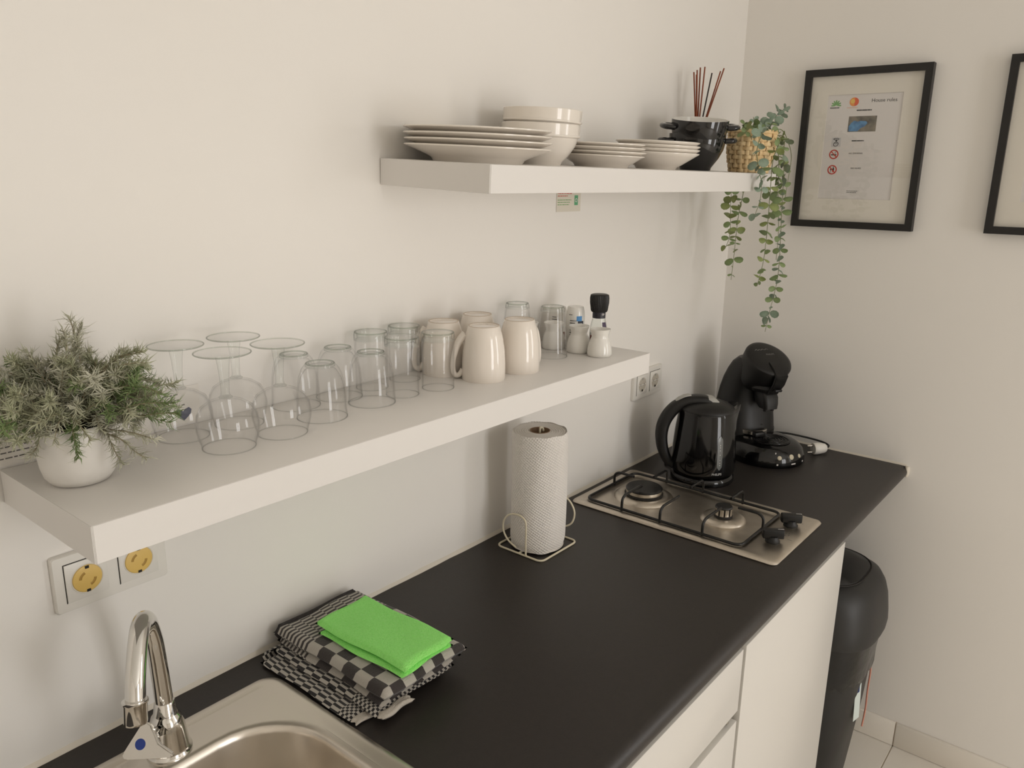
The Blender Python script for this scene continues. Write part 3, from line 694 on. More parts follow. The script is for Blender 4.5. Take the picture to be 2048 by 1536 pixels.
# egg cups
def egg_cup(label, x, y):
    t = thing('egg_cup', label, 'egg cup', S(x, y), 0, 'white egg cups')
    MB().lathe([(0, .002), (.022, .002), (.0235, 0), (.0255, .001), (.0262, .006), (.0255, .016), (.0225, .029), (.0185, .0375), (.0175, .0405), (.0185, .046), (.0215, .0555), (.0219, .0568), (.0212, .0574)], 48).build('body', PORCW, t, smooth=60)
    MB().lathe([(.0212, .0574), (.0200, .0562), (.0170, .046), (.0150, .0385), (.009, .033), (0, .032)], 48).build('cup_hollow', PORCW, t, smooth=60)
egg_cup('white porcelain egg cup nearest the shelf front, below the pepper mill', -1.014, -.187)
egg_cup('white porcelain egg cup in the middle, in front of the printed shaker', -1.013, -.133)
egg_cup('white porcelain egg cup seen through the tapered glass', -1.019, -.071)
egg_cup('white porcelain egg cup against the wall, furthest behind the tapered glass', -1.055, -.029)

# printed salt and pepper shakers, pepper mill
def shaker(label, x, y, h, rz, motif):
    t = thing('spice_shaker', label, 'shaker', S(x, y), (0, 0, rz), 'printed spice shakers')
    MB().lathe([(0, 0), (.0190, 0), (.0205, .002), (.0208, .010), (.0208, h-.022), (.0200, h-.012), (.0180, h-.002), (.0165, h), (0, h)], 40).build('body', PORCW, t, smooth=50)
    def patch(nm, a0, a1, z0, z1, m, rr_=.0210):
        MB().lathe([(rr_, z0), (rr_, z1)], 10, a0=a0, a1=a1).build(nm, m, t, smooth=60)
    b = MB(); r0 = random.Random(5)
    for k in range(10):
        z = .012 + k*.0052; b.lathe([(.02095, z), (.02095, z+.0018)], 6, a0=-PI/2-.62, a1=-PI/2-.62+r0.uniform(.3, .6))
    b.build('small_print', INK, t)
    if motif:
        patch('blue_print', -PI/2+.10, -PI/2+.72, h-.030, h-.019, LBLUE); patch('dark_ring', -PI/2+.25, -PI/2+.95, h-.048, h-.030, mat('navy_print', (32, 38, 58), .5)); patch('ring_hole', -PI/2+.50, -PI/2+.75, h-.043, h-.035, PORCW, .0212); patch('grey_line', -PI/2-.75, -PI/2-.35, h-.017, h-.0155, INKG); patch('grey_line', -PI/2-.30, -PI/2+.10, h-.030, h-.0285, INKG)
    patch('brown_print', -PI/2-.05, -PI/2+.95, .006, .026, mat('brown_print', (112, 52, 34), .5)); patch('orange_print', -PI/2-.42, -PI/2-.18, .016, .028, mat('orange_print', (196, 104, 52), .5), .0212)
shaker('white shaker with blue and black print beside the pepper mill', -.969, -.092, .089, -YAW-.05, True)
shaker('white shaker against the wall, mostly hidden behind the tapered glass', -.957, -.036, .081, -YAW-.1, False)
t = thing('pepper_mill', 'glass pepper mill with ribbed black cap at the shelf end', 'pepper mill', S(-.947, -.139), (0, 0, -YAW))
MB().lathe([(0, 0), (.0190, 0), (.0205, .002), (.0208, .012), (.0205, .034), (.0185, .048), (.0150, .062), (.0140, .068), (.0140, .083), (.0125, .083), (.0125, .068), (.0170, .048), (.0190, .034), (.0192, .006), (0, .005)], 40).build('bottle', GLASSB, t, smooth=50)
MB().lathe([(0, .006), (.0188, .007), (.0186, .030), (.0172, .042), (0, .044)], 32).build('contents', SALT, t)
MB().lathe([(.0143, .0665), (.0143, .081)], 32).build('neck_label', mat('black_label', (36, 34, 44), .4), t)
MB().lathe([(.0212, .008), (.0208, .030)], 12, a0=-PI/2-1.1, a1=-PI/2-.1).build('brown_label', mat('brown_print', (112, 52, 34), .5), t)
MB().lathe([(.0197, .043), (.0166, .0585)], 10, a0=-PI/2+.35, a1=-PI/2+1.0).build('purple_label', mat('purple_label', (66, 50, 76), .5), t)
c = MB(); n = 72; prof = [(.0165, .080), (.0180, .083), (.0192, .092), (.0205, .100), (.0206, .110), (.0195, .1165), (.0180, .1175)]
rings = []
for rr_, z in prof: rings.append([((rr_ + (.0004 if k % 2 else -.0004))*cos(2*PI*k/n), (rr_ + (.0004 if k % 2 else -.0004))*sin(2*PI*k/n), z) for k in range(n)])
c.loft(rings); c.build('ribbed_cap', BLKM, t, smooth=30)
MB().lathe([(0, .1182), (.0165, .1182), (.0180, .1174)], 40).build('cap_top', BLKM, t)
tm = text_mesh('dr', .008, PAPER); 
o = link('label_text', tm, t, (.004, -.0147, .0735), (PI/2, 0, rad(18)))

# ------------------------------------------------------------------ papers on the wall
rng = random.Random(9)
t = thing('wall_note', 'white paper note with printed lines on the wall behind the rosemary pot', 'note', (-2.070, -.0006, 1.330), (PI/2, 0, 0))
MB().box(-.060, .048, 0, .050, 0, .0004).build('sheet', NOTE, t, smooth=0)
tl = text_mesh('The flower needs', .0066, INK); link('printed_text', tl, t, (-.002, .0305, .0005))
word_lines(MB(), 3, -.052, .098, .0240, .0072, .0015, rng, z=.0003).build('printed_lines', INKG, t, (0, 0, .0004), smooth=0)
t = thing('wall_note', 'small white note with a dark blue heart-like mark behind the wine glass', 'note', (-1.855, -.0006, 1.330), (PI/2, 0, 0))
MB().box(-.045, .045, 0, .056, 0, .0004).build('sheet', NOTE, t, smooth=0)
word_lines(MB(), 3, -.040, .072, .046, .0085, .0016, rng).build('printed_lines', INKG, t, (0, 0, .0004), (0, 0, 0), smooth=0)
hp = [(0, .003), (.011, .011), (.013, .018), (.009, .022), (.003, .020), (0, .017), (-.003, .020), (-.008, .022), (-.011, .018), (-.009, .010)]
MB().prism(hp, .0004, .0007).build('blue_mark', mat('blue_mark', (44, 54, 92), .6), t, (.018, .002, 0), smooth=0)
t = thing('wall_sticker', 'small printed sticker with a green sign under the upper shelf', 'sticker', (-.880, -.0006, 1.640), (PI/2, 0, 0))
MB().box(-.047, .047, -.026, .020, 0, .0004).build('sheet', mat('sticker_film', (226, 219, 204), .5), t, smooth=0)
word_lines(MB(), 2, -.043, .055, .014, .0052, .0015, rng).build('printed_lines', RED, t, (0, 0, .0004), smooth=0)
word_lines(MB(), 3, -.043, .058, .0, .0052, .0015, rng).build('printed_lines', GREENI, t, (0, 0, .0004), smooth=0)
g = MB(); g.box(.022, .036, -.012, .010, .0004, .0006); g.build('green_sign', mat('green_sign', (96, 168, 122), .6), t, smooth=0)
MB().lathe([(.0028, .0007), (.0045, .0007)], 20, (.029, -.001, .0)).build('white_ring', PAPER, t)

# ------------------------------------------------------------------ wall sockets
def socket_pair(label, x, z, capped):
    t = thing('double_socket', label, 'socket', (x, -.0005, z), (PI/2, 0, 0)); W, H = .0775, .0410
    b = MB(); b.loft([rrect(W, H, .004, 4, z=0), rrect(W, H, .004, 4, z=.006), rrect(W-.0015, H-.0015, .004, 4, z=.0085), rrect(W-.007, H-.007, .002, 4, z=.0090)], True, True)
    b.build('frame', PLUGW, t, smooth=35)
    for s_ in (-1, 1):
        cx = s_*.0355
        ins = MB().box(cx-.0275, cx+.0275, -.0275, .0275, .0088, .0108, .0008, 2).build('insert', PLUGW, t)
        g = MB(); e = .0281
        for x0, x1, y0_, y1_ in ((cx-e-.0005, cx-e+.0005, -e, e), (cx-e, cx+e, e-.0005, e+.0005)): g.box(x0, x1, y0_, y1_, .0089, .0094)
        g.build('gap', DARK, ins, smooth=0)
        MB().lathe([(.0200, .0110), (.0208, .0116), (.0216, .0110), (.0216, .0104)], 40, (cx, 0, 0)).build('socket_ring', PLUGW, ins)
        if not capped:
            MB().lathe([(0, .0109), (.0195, .0110)], 40, (cx, 0, 0)).build('well', mat('socket_well', (196, 188, 174), .5), ins)
            h = MB()
            for hx_, hy_ in ((-.0095, 0), (.0095, 0)): h.lathe([(0, .0114), (.0026, .0114), (.0026, .011)], 14, (cx+hx_, hy_, 0))
            h.build('pin_holes', DARK, ins)
            MB().box(cx-.0185, cx+.0185, -.0008, .0008, .0110, .0116).build('key_rib', PLUGW, ins)
            MB().box(cx-.0025, cx+.0025, -.0192, -.0135, .0110, .0120).build('earth_clip', DARK, ins); MB().box(cx-.0025, cx+.0025, .0135, .0192, .0110, .0120).build('earth_clip', GREYP, ins)
        else:
            cp = MB().lathe([(0, .0128), (.0165, .0128), (.0190, .0122), (.0196, .0112), (.0196, .0106)], 44, (cx, 0, 0)).build('safety_cap', YCAP, t, label='yellow child-safety cap')
            for a in (.0, PI):
                pts = [(cx+.0098*cos(a+rad(108)+k*.165), .0098*sin(a+rad(108)+k*.165), .0129) for k in range(8)]
                MB().tube(pts, .0019, 8, flat=((0, 0, 1), .2)).build('slot', mat('yellow_slot', (176, 138, 62), .5), cp, smooth=60)
            MB().box(cx-.003, cx+.002, -.0188, -.0152, .0124, .0134).build('notch', DARK, cp); MB().box(cx-.002, cx+.003, .0152, .0188, .0124, .0134).build('notch', DARK, cp)
socket_pair('white double wall socket above the kettle, at the shelf end', -.4775, 1.136, False)
socket_pair('white double wall socket with yellow safety caps above the tap', -1.9645, 1.150, True)

# ------------------------------------------------------------------ framed sheets on the side wall
def pic_frame(label, y, z, W, H, tilt):
    # local x runs along -y of the room (to the right as seen), local y up, local z towards the viewer (-x)
    t = thing('picture_frame', label, 'picture frame', (-.001, y, z), (PI/2, 0, -PI/2)); bw, dp = .0185, .024
    for nm, pts in (('top', [(-W/2, H/2), (W/2, H/2), (W/2-bw, H/2-bw), (-W/2+bw, H/2-bw)]), ('bottom', [(-W/2, -H/2), (-W/2+bw, -H/2+bw), (W/2-bw, -H/2+bw), (W/2, -H/2)]),
                    ('l', [(-W/2, -H/2), (-W/2, H/2), (-W/2+bw, H/2-bw), (-W/2+bw, -H/2+bw)]), ('r', [(W/2, -H/2), (W/2-bw, -H/2+bw), (W/2-bw, H/2-bw), (W/2, H/2)])):
        MB().prism(pts, 0, dp).build('frame_bar', FRAMEB, t, smooth=0)
    m = MB(); ww, wh = .0985, .1405; ix, iy = W/2-bw+.001, H/2-bw+.001; cy0 = .006
    m.box(-ix, -ww, -iy, iy, .010, .0122); m.box(ww, ix, -iy, iy, .010, .0122); m.box(-ww, ww, wh+cy0, iy, .010, .0122); m.box(-ww, ww, -iy, -wh+cy0, .010, .0122)
    m.build('passepartout', MATB, t, smooth=0)
    MB().box(-ww-.004, ww+.004, -wh+cy0-.004, wh+cy0+.004, .0085, .0098).build('sheet', PAPER, t, smooth=0)
    MB().box(-ix, ix, -iy, iy, .0150, .0162).build('glass', PANE, t, smooth=0)
    return t
fr = pic_frame('black picture frame with the printed house rules, beside the trailing plant', -.3642, 1.777, .33, .43, 0)
zp = .0099
def prnt(nm, mb, m, x=0, y=0): return mb.build(nm, m, fr, (x, y, zp), smooth=0)
link('heading_text', text_mesh('House rules', .0135, INK), fr, (.018, .124, zp))
# green flower emblem
for k in range(7):
    a = rad(-6 + k*32); pts = [(0, 0), (.0055*cos(a-.35), .0055*sin(a-.35)), (.0125*cos(a-.14), .0125*sin(a-.14)), (.0140*cos(a), .0140*sin(a)), (.0125*cos(a+.14), .0125*sin(a+.14)), (.0055*cos(a+.35), .0055*sin(a+.35))]
    prnt('green_petal', MB().prism(pts, 0, .0002+.00002*k), GREENI, -.075, .1195)
rng = random.Random(2)
prnt('emblem_caption', word_lines(MB(), 1, 0, .026, 0, .004, .0030, rng, gap=.0006), INKG, -.091, .1125)
prnt('orange_emblem', MB().lathe([(0, .0002), (.0115, .0002), (.0115, 0)], 28), ORANGEI, -.028, .1265)
prnt('orange_emblem', MB().lathe([(0, .0003), (.0112, .0003)], 14, a0=-PI/2, a1=PI/2), mat('red_orange_ink', (226, 96, 52), .8), -.026, .1265)
prnt('orange_emblem', MB().lathe([(0, .00035), (.006, .00035)], 14), YELI, -.031, .128)
prnt('emblem_caption', word_lines(MB(), 1, 0, .030, 0, .004, .0026, rng, gap=.0006), mat('faint_orange_ink', (226, 196, 178), .8), -.045, .1115)
prnt('caption_line', word_lines(MB(), 1, 0, .045, 0, .004, .0030, rng, gap=.0007), INK, -.018, .104)
ph = MB().box(-.0370, .0370, -.0205, .0205, 0, .0003).build('photo', PHOTO, fr, (.0005, .068, zp), smooth=0)
wpts = [(-.034, -.019), (-.010, -.019), (-.004, -.012), (.008, -.006), (.014, .002), (.010, .007), (-.006, .008), (-.012, .006), (-.022, .009), (-.030, .002), (-.035, -.006)]
MB().prism(wpts, .0003, .0005).build('pool_water', WATER, ph, smooth=0)
for k, (yy, txt, xx) in enumerate(((.0235, None, -.022), (-.010, 'NO SMOKING', -.026), (-.050, 'NO GLASS', -.016))):
    if txt: link('rule_text', text_mesh(txt, .0058, INK), fr, (xx, yy-.002, zp))
    else: prnt('rule_line', word_lines(MB(), 1, 0, .040, 0, .004, .0026, rng, gap=.0008), INK, xx, yy)
prnt('footer_line', word_lines(MB(), 2, 0, .034, 0, .004, .0014, rng, gap=.0008), INKG, -.020, -.112)
# hush sign
prnt('hush_sign_box', MB().box(-.0125, .0125, -.0125, .0125, 0, .0001), mat('faint_box', (206, 204, 204), .8), -.064, .0205)
hs = MB(); zz = .0003
hs.tube([(-.008, .0085, zz), (-.003, .0105, zz), (0, .0098, zz), (.003, .0105, zz), (.008, .0085, zz), (.003, .006, zz), (-.003, .006, zz), (-.008, .0085, zz)], .0007, 5)
hs.tube(smooth_path([(.001, .006, zz), (.002, -.001, zz), (.006, -.002, zz), (.005, -.008, zz), (-.001, -.011, zz), (-.006, -.008, zz), (-.005, -.002, zz), (-.001, .000, zz), (-.0008, .006, zz)], 4), .0007, 5)
hs.tube(smooth_path([(-.004, -.003, zz), (.000, -.004, zz), (.003, -.003, zz)], 3), .0005, 5)
prnt('hush_sign', hs, INK, -.064, .0205)
def ban(y):
    prnt('ban_ring', MB().lathe([(.0100, .0), (.0100, .0004), (.0128, .0004), (.0128, 0)], 36).prism([(-.0095, .0078), (-.0078, .0095), (.0095, -.0078), (.0078, -.0095)], .0001, .0005), RED, -.0665, y)
ban(-.0125); ban(-.0545)
c = MB().box(-.008, .007, -.0016, .0012, 0, .0004); c.tube([(.004, .0025, .0003), (.003, .006, .0003), (.006, .0085, .0003)], .0005, 5); prnt('cigarette_sign', c, INK, -.0665, -.0135)
c = MB().prism([(.001, -.002), (.005, -.002), (.005, .003), (.0037, .006), (.0037, .009), (.0023, .009), (.0023, .006), (.001, .003)], 0, .0004); c.prism([(-.006, .002), (-.002, .002), (-.0036, -.003), (-.0036, -.007), (-.0044, -.007), (-.0044, -.003)], 0, .0004)
prnt('bottle_sign', c, INK, -.0665, -.0545)
prnt('bottle_label', MB().box(.0008, .0052, -.0065, -.002, 0, .0004), RED, -.0665, -.0545)
pic_frame('black picture frame cut off by the picture edge', -.866, 1.782, .33, .43, 0)

# ------------------------------------------------------------------ paper towel roll on its wire stand
HX, HY, HS = -1.103, -.103, .062
t = thing('paper_towel_stand', 'cream wire paper towel stand with side loops on the worktop', 'paper towel holder', (HX, HY, ZC))
wr_ = .0023
sq = [(x, y, wr_) for x, y in rrect(.066, .062, .014, 5)]
MB().tube(sq, wr_, 10, closed=True).build('base_wire', WIREW, t, smooth=60)
MB().tube([(-.066, 0, wr_), (.066, 0, wr_)], wr_*.95, 10).build('cross_wire', WIREW, t, smooth=60)
MB().tube(smooth_path([(0, 0, wr_), (0, 0, .15), (0, 0, .262), (.004, 0, .270), (.010, 0, .268), (.012, 0, .261)], 5), wr_, 8).build('upright', WIREW, t, smooth=60)
def loop(pts): MB().tube(smooth_path(pts, 6), wr_*.9, 8).build('loop_wire', WIREW, t, smooth=60)
loop([(-.066, -.020, .003), (-.067, -.020, .03), (-.067, -.020, .07), (-.067, -.016, .085), (-.068, .000, .092), (-.070, .022, .088), (-.070, .038, .070), (-.069, .040, .045), (-.068, .028, .026), (-.067, .006, .014)])
loop([(.066, .020, .003), (.068, .020, .03), (.071, .020, .07), (.073, .012, .088), (.078, -.006, .094), (.083, -.026, .084), (.084, -.040, .060), (.081, -.036, .034), (.076, -.018, .022), (.070, .004, .024)])
t = thing('paper_towel_roll', 'white embossed paper towel roll standing on the wire stand', 'paper towel', (HX, HY, ZC+.0048))
RR, HH = .0600, .262
# outer sheet with its own UVs in metres
b = MB(); seg, rows = 64, 40; bm = b.bm; uv = bm.loops.layers.uv.new('UVMap'); rng = random.Random(12); grid = []
ph = [rng.uniform(0, 6) for _ in range(6)]
for j in range(rows+1):
    z = HH*j/rows; row = []
    for k in range(seg+1):
        a = 2*PI*k/seg - PI/2+.6; e = max(0, 1-z/.02); e2 = max(0, 1-(HH-z)/.012)
        rr_ = RR + .0008*sin(3*a+ph[0]+z*9) + .0006*sin(7*a+ph[1]-z*20) - .004*e*e + .0016*e*sin(6*a+ph[2]) - .002*e2*e2 + .0012*max(0, 1-(2*PI*(1-k/seg))/.25)
        row.append((rr_*cos(a), rr_*sin(a), z + .004*e*sin(4*a+ph[3])*.6 + .0008*e2*sin(9*a+ph[4])))
    grid.append([bm.verts.new(p) for p in row])
for j in range(rows):
    for k in range(seg):
        f = bm.faces.new((grid[j][k], grid[j][k+1], grid[j+1][k+1], grid[j+1][k]))
        for lp, (kk, jj) in zip(f.loops, ((k, j), (k+1, j), (k+1, j+1), (k, j+1))): lp[uv].uv = (2*PI*RR*kk/seg, HH*jj/rows)
me = bpy.data.meshes.new('sheet'); bmesh.ops.recalc_face_normals(bm, faces=bm.faces); bm.to_mesh(me); bm.free()
me.polygons.foreach_set('use_smooth', [True]*len(me.polygons)); me.materials.append(QUILT); link('outer_sheet', me, t)
en = MB(); pr = []
for k in range(14): pr += [(.0215+k*.0026, HH-.0022-(.0012 if k % 2 else 0)), (.0228+k*.0026, HH-.0018)]
pr.append((.0585, HH-.003)); en.lathe(pr, 56).build('wound_end', ROLL_M, t, smooth=60)
MB().lathe([(.0585, .001), (.0215, .001)], 48).build('wound_end', ROLL_M, t)
MB().lathe([(.0205, .001), (.0205, HH-.001), (.0216, HH-.0005), (.0216, .001)], 40).build('cardboard_core', CARD, t)

# ------------------------------------------------------------------ gas hob
HBX0, HBX1, HBY0, HBY1 = -.860, -.567, -.550, -.024
t = thing('gas_hob', 'brushed steel two-burner gas hob let into the black worktop', 'hob', ((HBX0+HBX1)/2, (HBY0+HBY1)/2, ZC))
hx, hy = (HBX1-HBX0)/2, (HBY1-HBY0)/2
px_, py_ = 0.0, .030; rx, ry = hx-.020, .2060     # pressed recess
r = [rrect(hx, hy, .014, 6, z=0.0002), rrect(hx+.001, hy+.001, .015, 6, z=.003), rrect(hx-.0015, hy-.0015, .014, 6, z=.0065), rrect(hx-.006, hy-.006, .012, 6, z=.0085), rrect(hx-.011, hy-.011, .012, 6, z=.0088)]
r += [rrect(rx, ry, .016, 6, px_, py_, .0086), rrect(rx-.006, ry-.006, .014, 6, px_, py_, .0045), rrect(rx-.010, ry-.010, .014, 6, px_, py_, .0040)]
MB().loft(r, True, True).build('steel_tray', STEEL, t, smooth=35)
lx = lambda x: x-(HBX0+HBX1)/2
ly = lambda y: y-(HBY0+HBY1)/2
def burner(x, y, R, nm):
    c = (lx(x), ly(y), .0040)
    W = .076 if nm == 'big' else .054
    o = MB().lathe([(W, -.001), (W*.97, .003), (W*.88, .0070), (W*.74, .0085), (R*1.12, .0080), (R*.95, .0072)], 48, c).build('burner_dish', STEEL, t, smooth=60)
    MB().lathe([(R*1.05, .006), (R*1.06, .011), (R*1.0, .013), (R*.9, .013)], 48, c).build('burner_base', DARK, o)
    if nm == 'big':
        MB().lathe([(R*.98, .012), (R*1.0, .014), (R*1.0, .022), (R*.96, .0235), (R*.8, .0235)], 48, c).build('burner_ring', ALU, o)
        MB().lathe([(R*1.01, .0232), (R*1.01, .0245), (R*.94, .0275), (R*.2, .0290), (0, .0292)], 48, c).build('burner_cap', CAST, o)
    else:
        g = MB(); n = 10
        for k in range(n):
            a0 = 2*PI*k/n
            g.lathe([(R*.80, .012), (R*1.0, .012), (R*1.0, .030), (R*.80, .030), (R*.80, .012)], 4, c, a0=a0, a1=a0+2*PI/n*.72)
        g.build('burner_ring', ALU, o, smooth=20)
        MB().lathe([(R*.82, .010), (R*.82, .029)], 32, c).build('burner_core', DARK, o)
        MB().lathe([(R*.98, .0302), (R*1.0, .0315), (R*.92, .0345), (R*.2, .0355), (0, .0355)], 32, c).build('burner_cap', CAST, o)
burner(-.715, -.148, .046, 'big'); burner(-.710, -.362, .0205, 'small')
gx0, gx1, gy0, gy1 = lx(-.838), lx(-.602), ly(-.462), ly(-.054)
gz = .0125
fr_pts = [(x, y, gz) for x, y in rrect((gx1-gx0)/2, (gy1-gy0)/2, .020, 5, (gx0+gx1)/2, (gy0+gy1)/2)]
gr = MB().tube(fr_pts, .0036, 8, closed=True).build('pan_support', CAST, t, smooth=60)
def finger(x, y, dx, dy, ln):
    p = [(x, y, gz-.004), (x, y, gz+.018), (x+dx*.003, y+dy*.003, gz+.027), (x+dx*.012, y+dy*.012, gz+.0325), (x+dx*.022, y+dy*.022, gz+.0335), (x+dx*ln, y+dy*ln, gz+.0335)]
    MB().tube(smooth_path(p, 4), .0034, 8).build('support_finger', CAST, gr, smooth=60)
for yy in (-.158, -.262, -.370): finger(gx0, ly(yy), 1, 0, .092); finger(gx1, ly(yy+.006), -1, 0, .074)
finger(lx(-.706), gy1, 0, -1, .058); finger(lx(-.716), gy0, 0, 1, .062)
def knob(x, y, rz):
    c = (lx(x), ly(y), .0087)
    k = MB().lathe([(.0165, 0), (.0165, .003), (.0135, .006), (.0125, .014), (0, .014)], 28).build('knob', BLKM, t, c, (0, 0, rz))
    MB().box(-.0085, .0085, -.0235, .0235, .009, .030, .003, 3).build('knob_grip', BLKM, k)
    MB().box(-.0006, .0006, -.0230, -.010, .0298, .0304).build('pointer_line', PAPER, k, smooth=0)
knob(-.760, -.503, rad(35)); knob(-.650, -.503, rad(35))
mk = MB()
for x, y in ((-.706, -.520), (-.700, -.512), (-.694, -.517), (-.712, -.513)): mk.box(lx(x)-.004, lx(x)+.004, ly(y)-.0006, ly(y)+.0006, .0087, .0090)
mk.box(lx(-.728)-.0005, lx(-.728)+.0005, ly(-.535), ly(-.525), .0087, .0090); mk.box(lx(-.622)-.002, lx(-.622)+.002, ly(-.522), ly(-.521), .0087, .0090)
mk.build('control_marks', INKG, t, smooth=0)

# ------------------------------------------------------------------ kettle
t = thing('kettle', 'glossy black electric kettle with grey lid button beside the hob', 'kettle', (-.478, -.192, ZC), (0, 0, -YAW))
MB().lathe([(0, .0), (.082, .0), (.0845, .002), (.0850, .008), (.0835, .017), (.078, .0215), (0, .022)], 56).build('power_base', BLKP, t, smooth=45)
prof = [(0, .0225), (.078, .0225), (.0835, .026), (.0855, .034), (.0852, .060), (.0835, .095), (.0805, .135), (.0765, .168), (.0735, .188), (.0725, .196), (.0700, .198), (0, .198)]
bd = MB(); seg = 64; rings = []
for rr_, z in prof[1:-1]:
    ring = []
    for k in range(seg):
        a = 2*PI*k/seg; s_ = max(0., (z-.120)/.078); bump_ = .024*(s_**1.6)*max(0., cos(a-rad(12)))**14
        ring.append(((rr_+bump_)*cos(a), (rr_+bump_)*sin(a), z + (.012*s_*max(0., cos(a-rad(12)))**14 if z > .19 else 0)))
    rings.append(ring)
bd.loft(rings); bd.build('body', BLKP, t, smooth=45)
MB().lathe([(.0735, .196), (.0735, .199), (.070, .203), (.058, .211), (.040, .217), (.018, .2195), (0, .220)], 56).build('lid', BLKM, t, smooth=60)
lp = [(-.002, 0, .2300), (.008, 0, .2295), (.018, 0, .2260), (.027, 0, .2190), (.034, 0, .2090)]
rows_ = []
for x, y, z in smooth_path(lp, 4): rows_.append([(x, -.0235, .200), (x, -.0215, z-.004), (x, -.0165, z), (x, .0165, z), (x, .0215, z-.004), (x, .0235, .200)])
b2 = MB().loft(rows_); b2.build('lid_button', GREYP, t, smooth=50, label='grey lid release')
rows_ = []
for k, (x, z, w_, h_) in enumerate(((.004, .2130, .0245, .014), (-.004, .2165, .0245, .0145), (-.018, .2190, .0240, .0145), (-.038, .2180, .0220, .0150), (-.060, .2130, .0195, .0155), (-.084, .1990, .018, .0165), (-.102, .1780, .0172, .0170), (-.114, .1520, .0166, .0170), (-.1180, .1220, .016, .0165), (-.1140, .0900, .0152, .0155), (-.105, .0640, .0146, .0140), (-.093, .0440, .014, .0120), (-.078, .0340, .0135, .0100))):
    rows_.append((Vector((x, 0, z)), w_, h_))
hp = smooth_path([r_[0] for r_ in rows_], 4); rings = []
for i, p in enumerate(hp):
    f = i/4; k = min(int(f), len(rows_)-2); u = f-k; w_ = rows_[k][1]*(1-u)+rows_[k+1][1]*u; h_ = rows_[k][2]*(1-u)+rows_[k+1][2]*u
    tg = (hp[min(i+1, len(hp)-1)]-hp[max(i-1, 0)]).normalized(); nn = Vector((0, 1, 0)).cross(tg).normalized()
    ring = []
    for j in range(16):
        a = 2*PI*j/16; c_, s_ = cos(a), sin(a)
        ring.append(p + Vector((0, 1, 0))*w_*math.copysign(abs(c_)**.75, c_) + nn*h_*math.copysign(abs(s_)**.75, s_))
    rings.append(ring)
MB().loft(rings).build('handle', BLKM, t, smooth=60)
b2 = MB(); b2.loft([[(x, -w_, z), (x, -w_*.8, z+.003), (x, w_*.8, z+.003), (x, w_, z)] for x, z, w_ in ((-.046, .2315, .008), (-.052, .2315, .011), (-.064, .2285, .011), (-.078, .2215, .0105), (-.086, .2150, .008))]); b2.build('switch', GREYP, t, smooth=50, label='grey on-off switch')
# water gauge and logo on the side facing the viewer
ga = -PI/2 + rad(16)
def kR(z):
    for (r0, z0), (r1, z1) in zip(prof[1:], prof[2:]):
        if z0 <= z <= z1 and z1 > z0: return r0+(r1-r0)*(z-z0)/(z1-z0)
    return .08
def patch(nm, z0, z1, wd, m, off, parent, n=12, rnd=True):
    b = MB(); rings = []
    for k in range(n+1):
        z = z0+(z1-z0)*k/n; e = min(1, math.sqrt(max(0.02, 1-(2*k/n-1)**8))) if rnd else 1; R_ = kR(z)+off
        rings.append([(R_*cos(ga+(j/6-.5)*wd*e/R_), R_*sin(ga+(j/6-.5)*wd*e/R_), z) for j in range(7)])
    return b.loft(rings, False, False, closed=False).build(nm, m, parent, smooth=60)
gw = patch('water_gauge', .050, .142, .0155, mat('smoky_gauge', (104, 106, 104), .22, coat=.3), .0008, t)
dots = MB()
for z in (.064, .070, .078, .092, .104, .112, .118):
    R_ = kR(z)+.0015; dots.lathe([(0, 0), (.0012, 0)], 8, mx=Matrix.Translation((R_*cos(ga), R_*sin(ga), z)) @ Matrix.Rotation(ga, 4, 'Z') @ Matrix.Rotation(PI/2, 4, 'Y'))
dots.build('gauge_marks', PAPER, gw)
tm = text_mesh('PHILIPS', .0088, mat('silver_print', (214, 212, 208), .4)); R_ = kR(.036)+.0006
for v in tm.vertices:
    a = ga + (v.co.x-.020)/R_; z = .0360+v.co.y; rr_ = R_ + v.co.z; v.co = (rr_*cos(a), rr_*sin(a), z)
link('logo', tm, t)
cp_ = [(-.060, .060, .006), (-.082, .085, .004), (-.075, .110, .003), (-.040, .125, .004), (.0, .150, .0035)]
MB().tube(smooth_path(cp_, 6), .003, 8).build('power_cord', BLKM, t, smooth=60)

# ------------------------------------------------------------------ coffee machine
CMR = rad(-31)
t = thing('coffee_machine', 'black coffee pad machine with domed base and tilted head in the corner', 'coffee machine', (-.194, -.256, ZC), (0, 0, CMR))
rings = []
for s_, z in ((.98, 0), (1.0, .003), (1.0, .012), (.985, .024), (.94, .036), (.86, .046), (.74, .054), (.58, .058)):
    rings.append(ellipse(.108*s_, .112*s_, 56, 0, .0, z))
MB().loft(rings).build('base', BLKP, t, smooth=50)
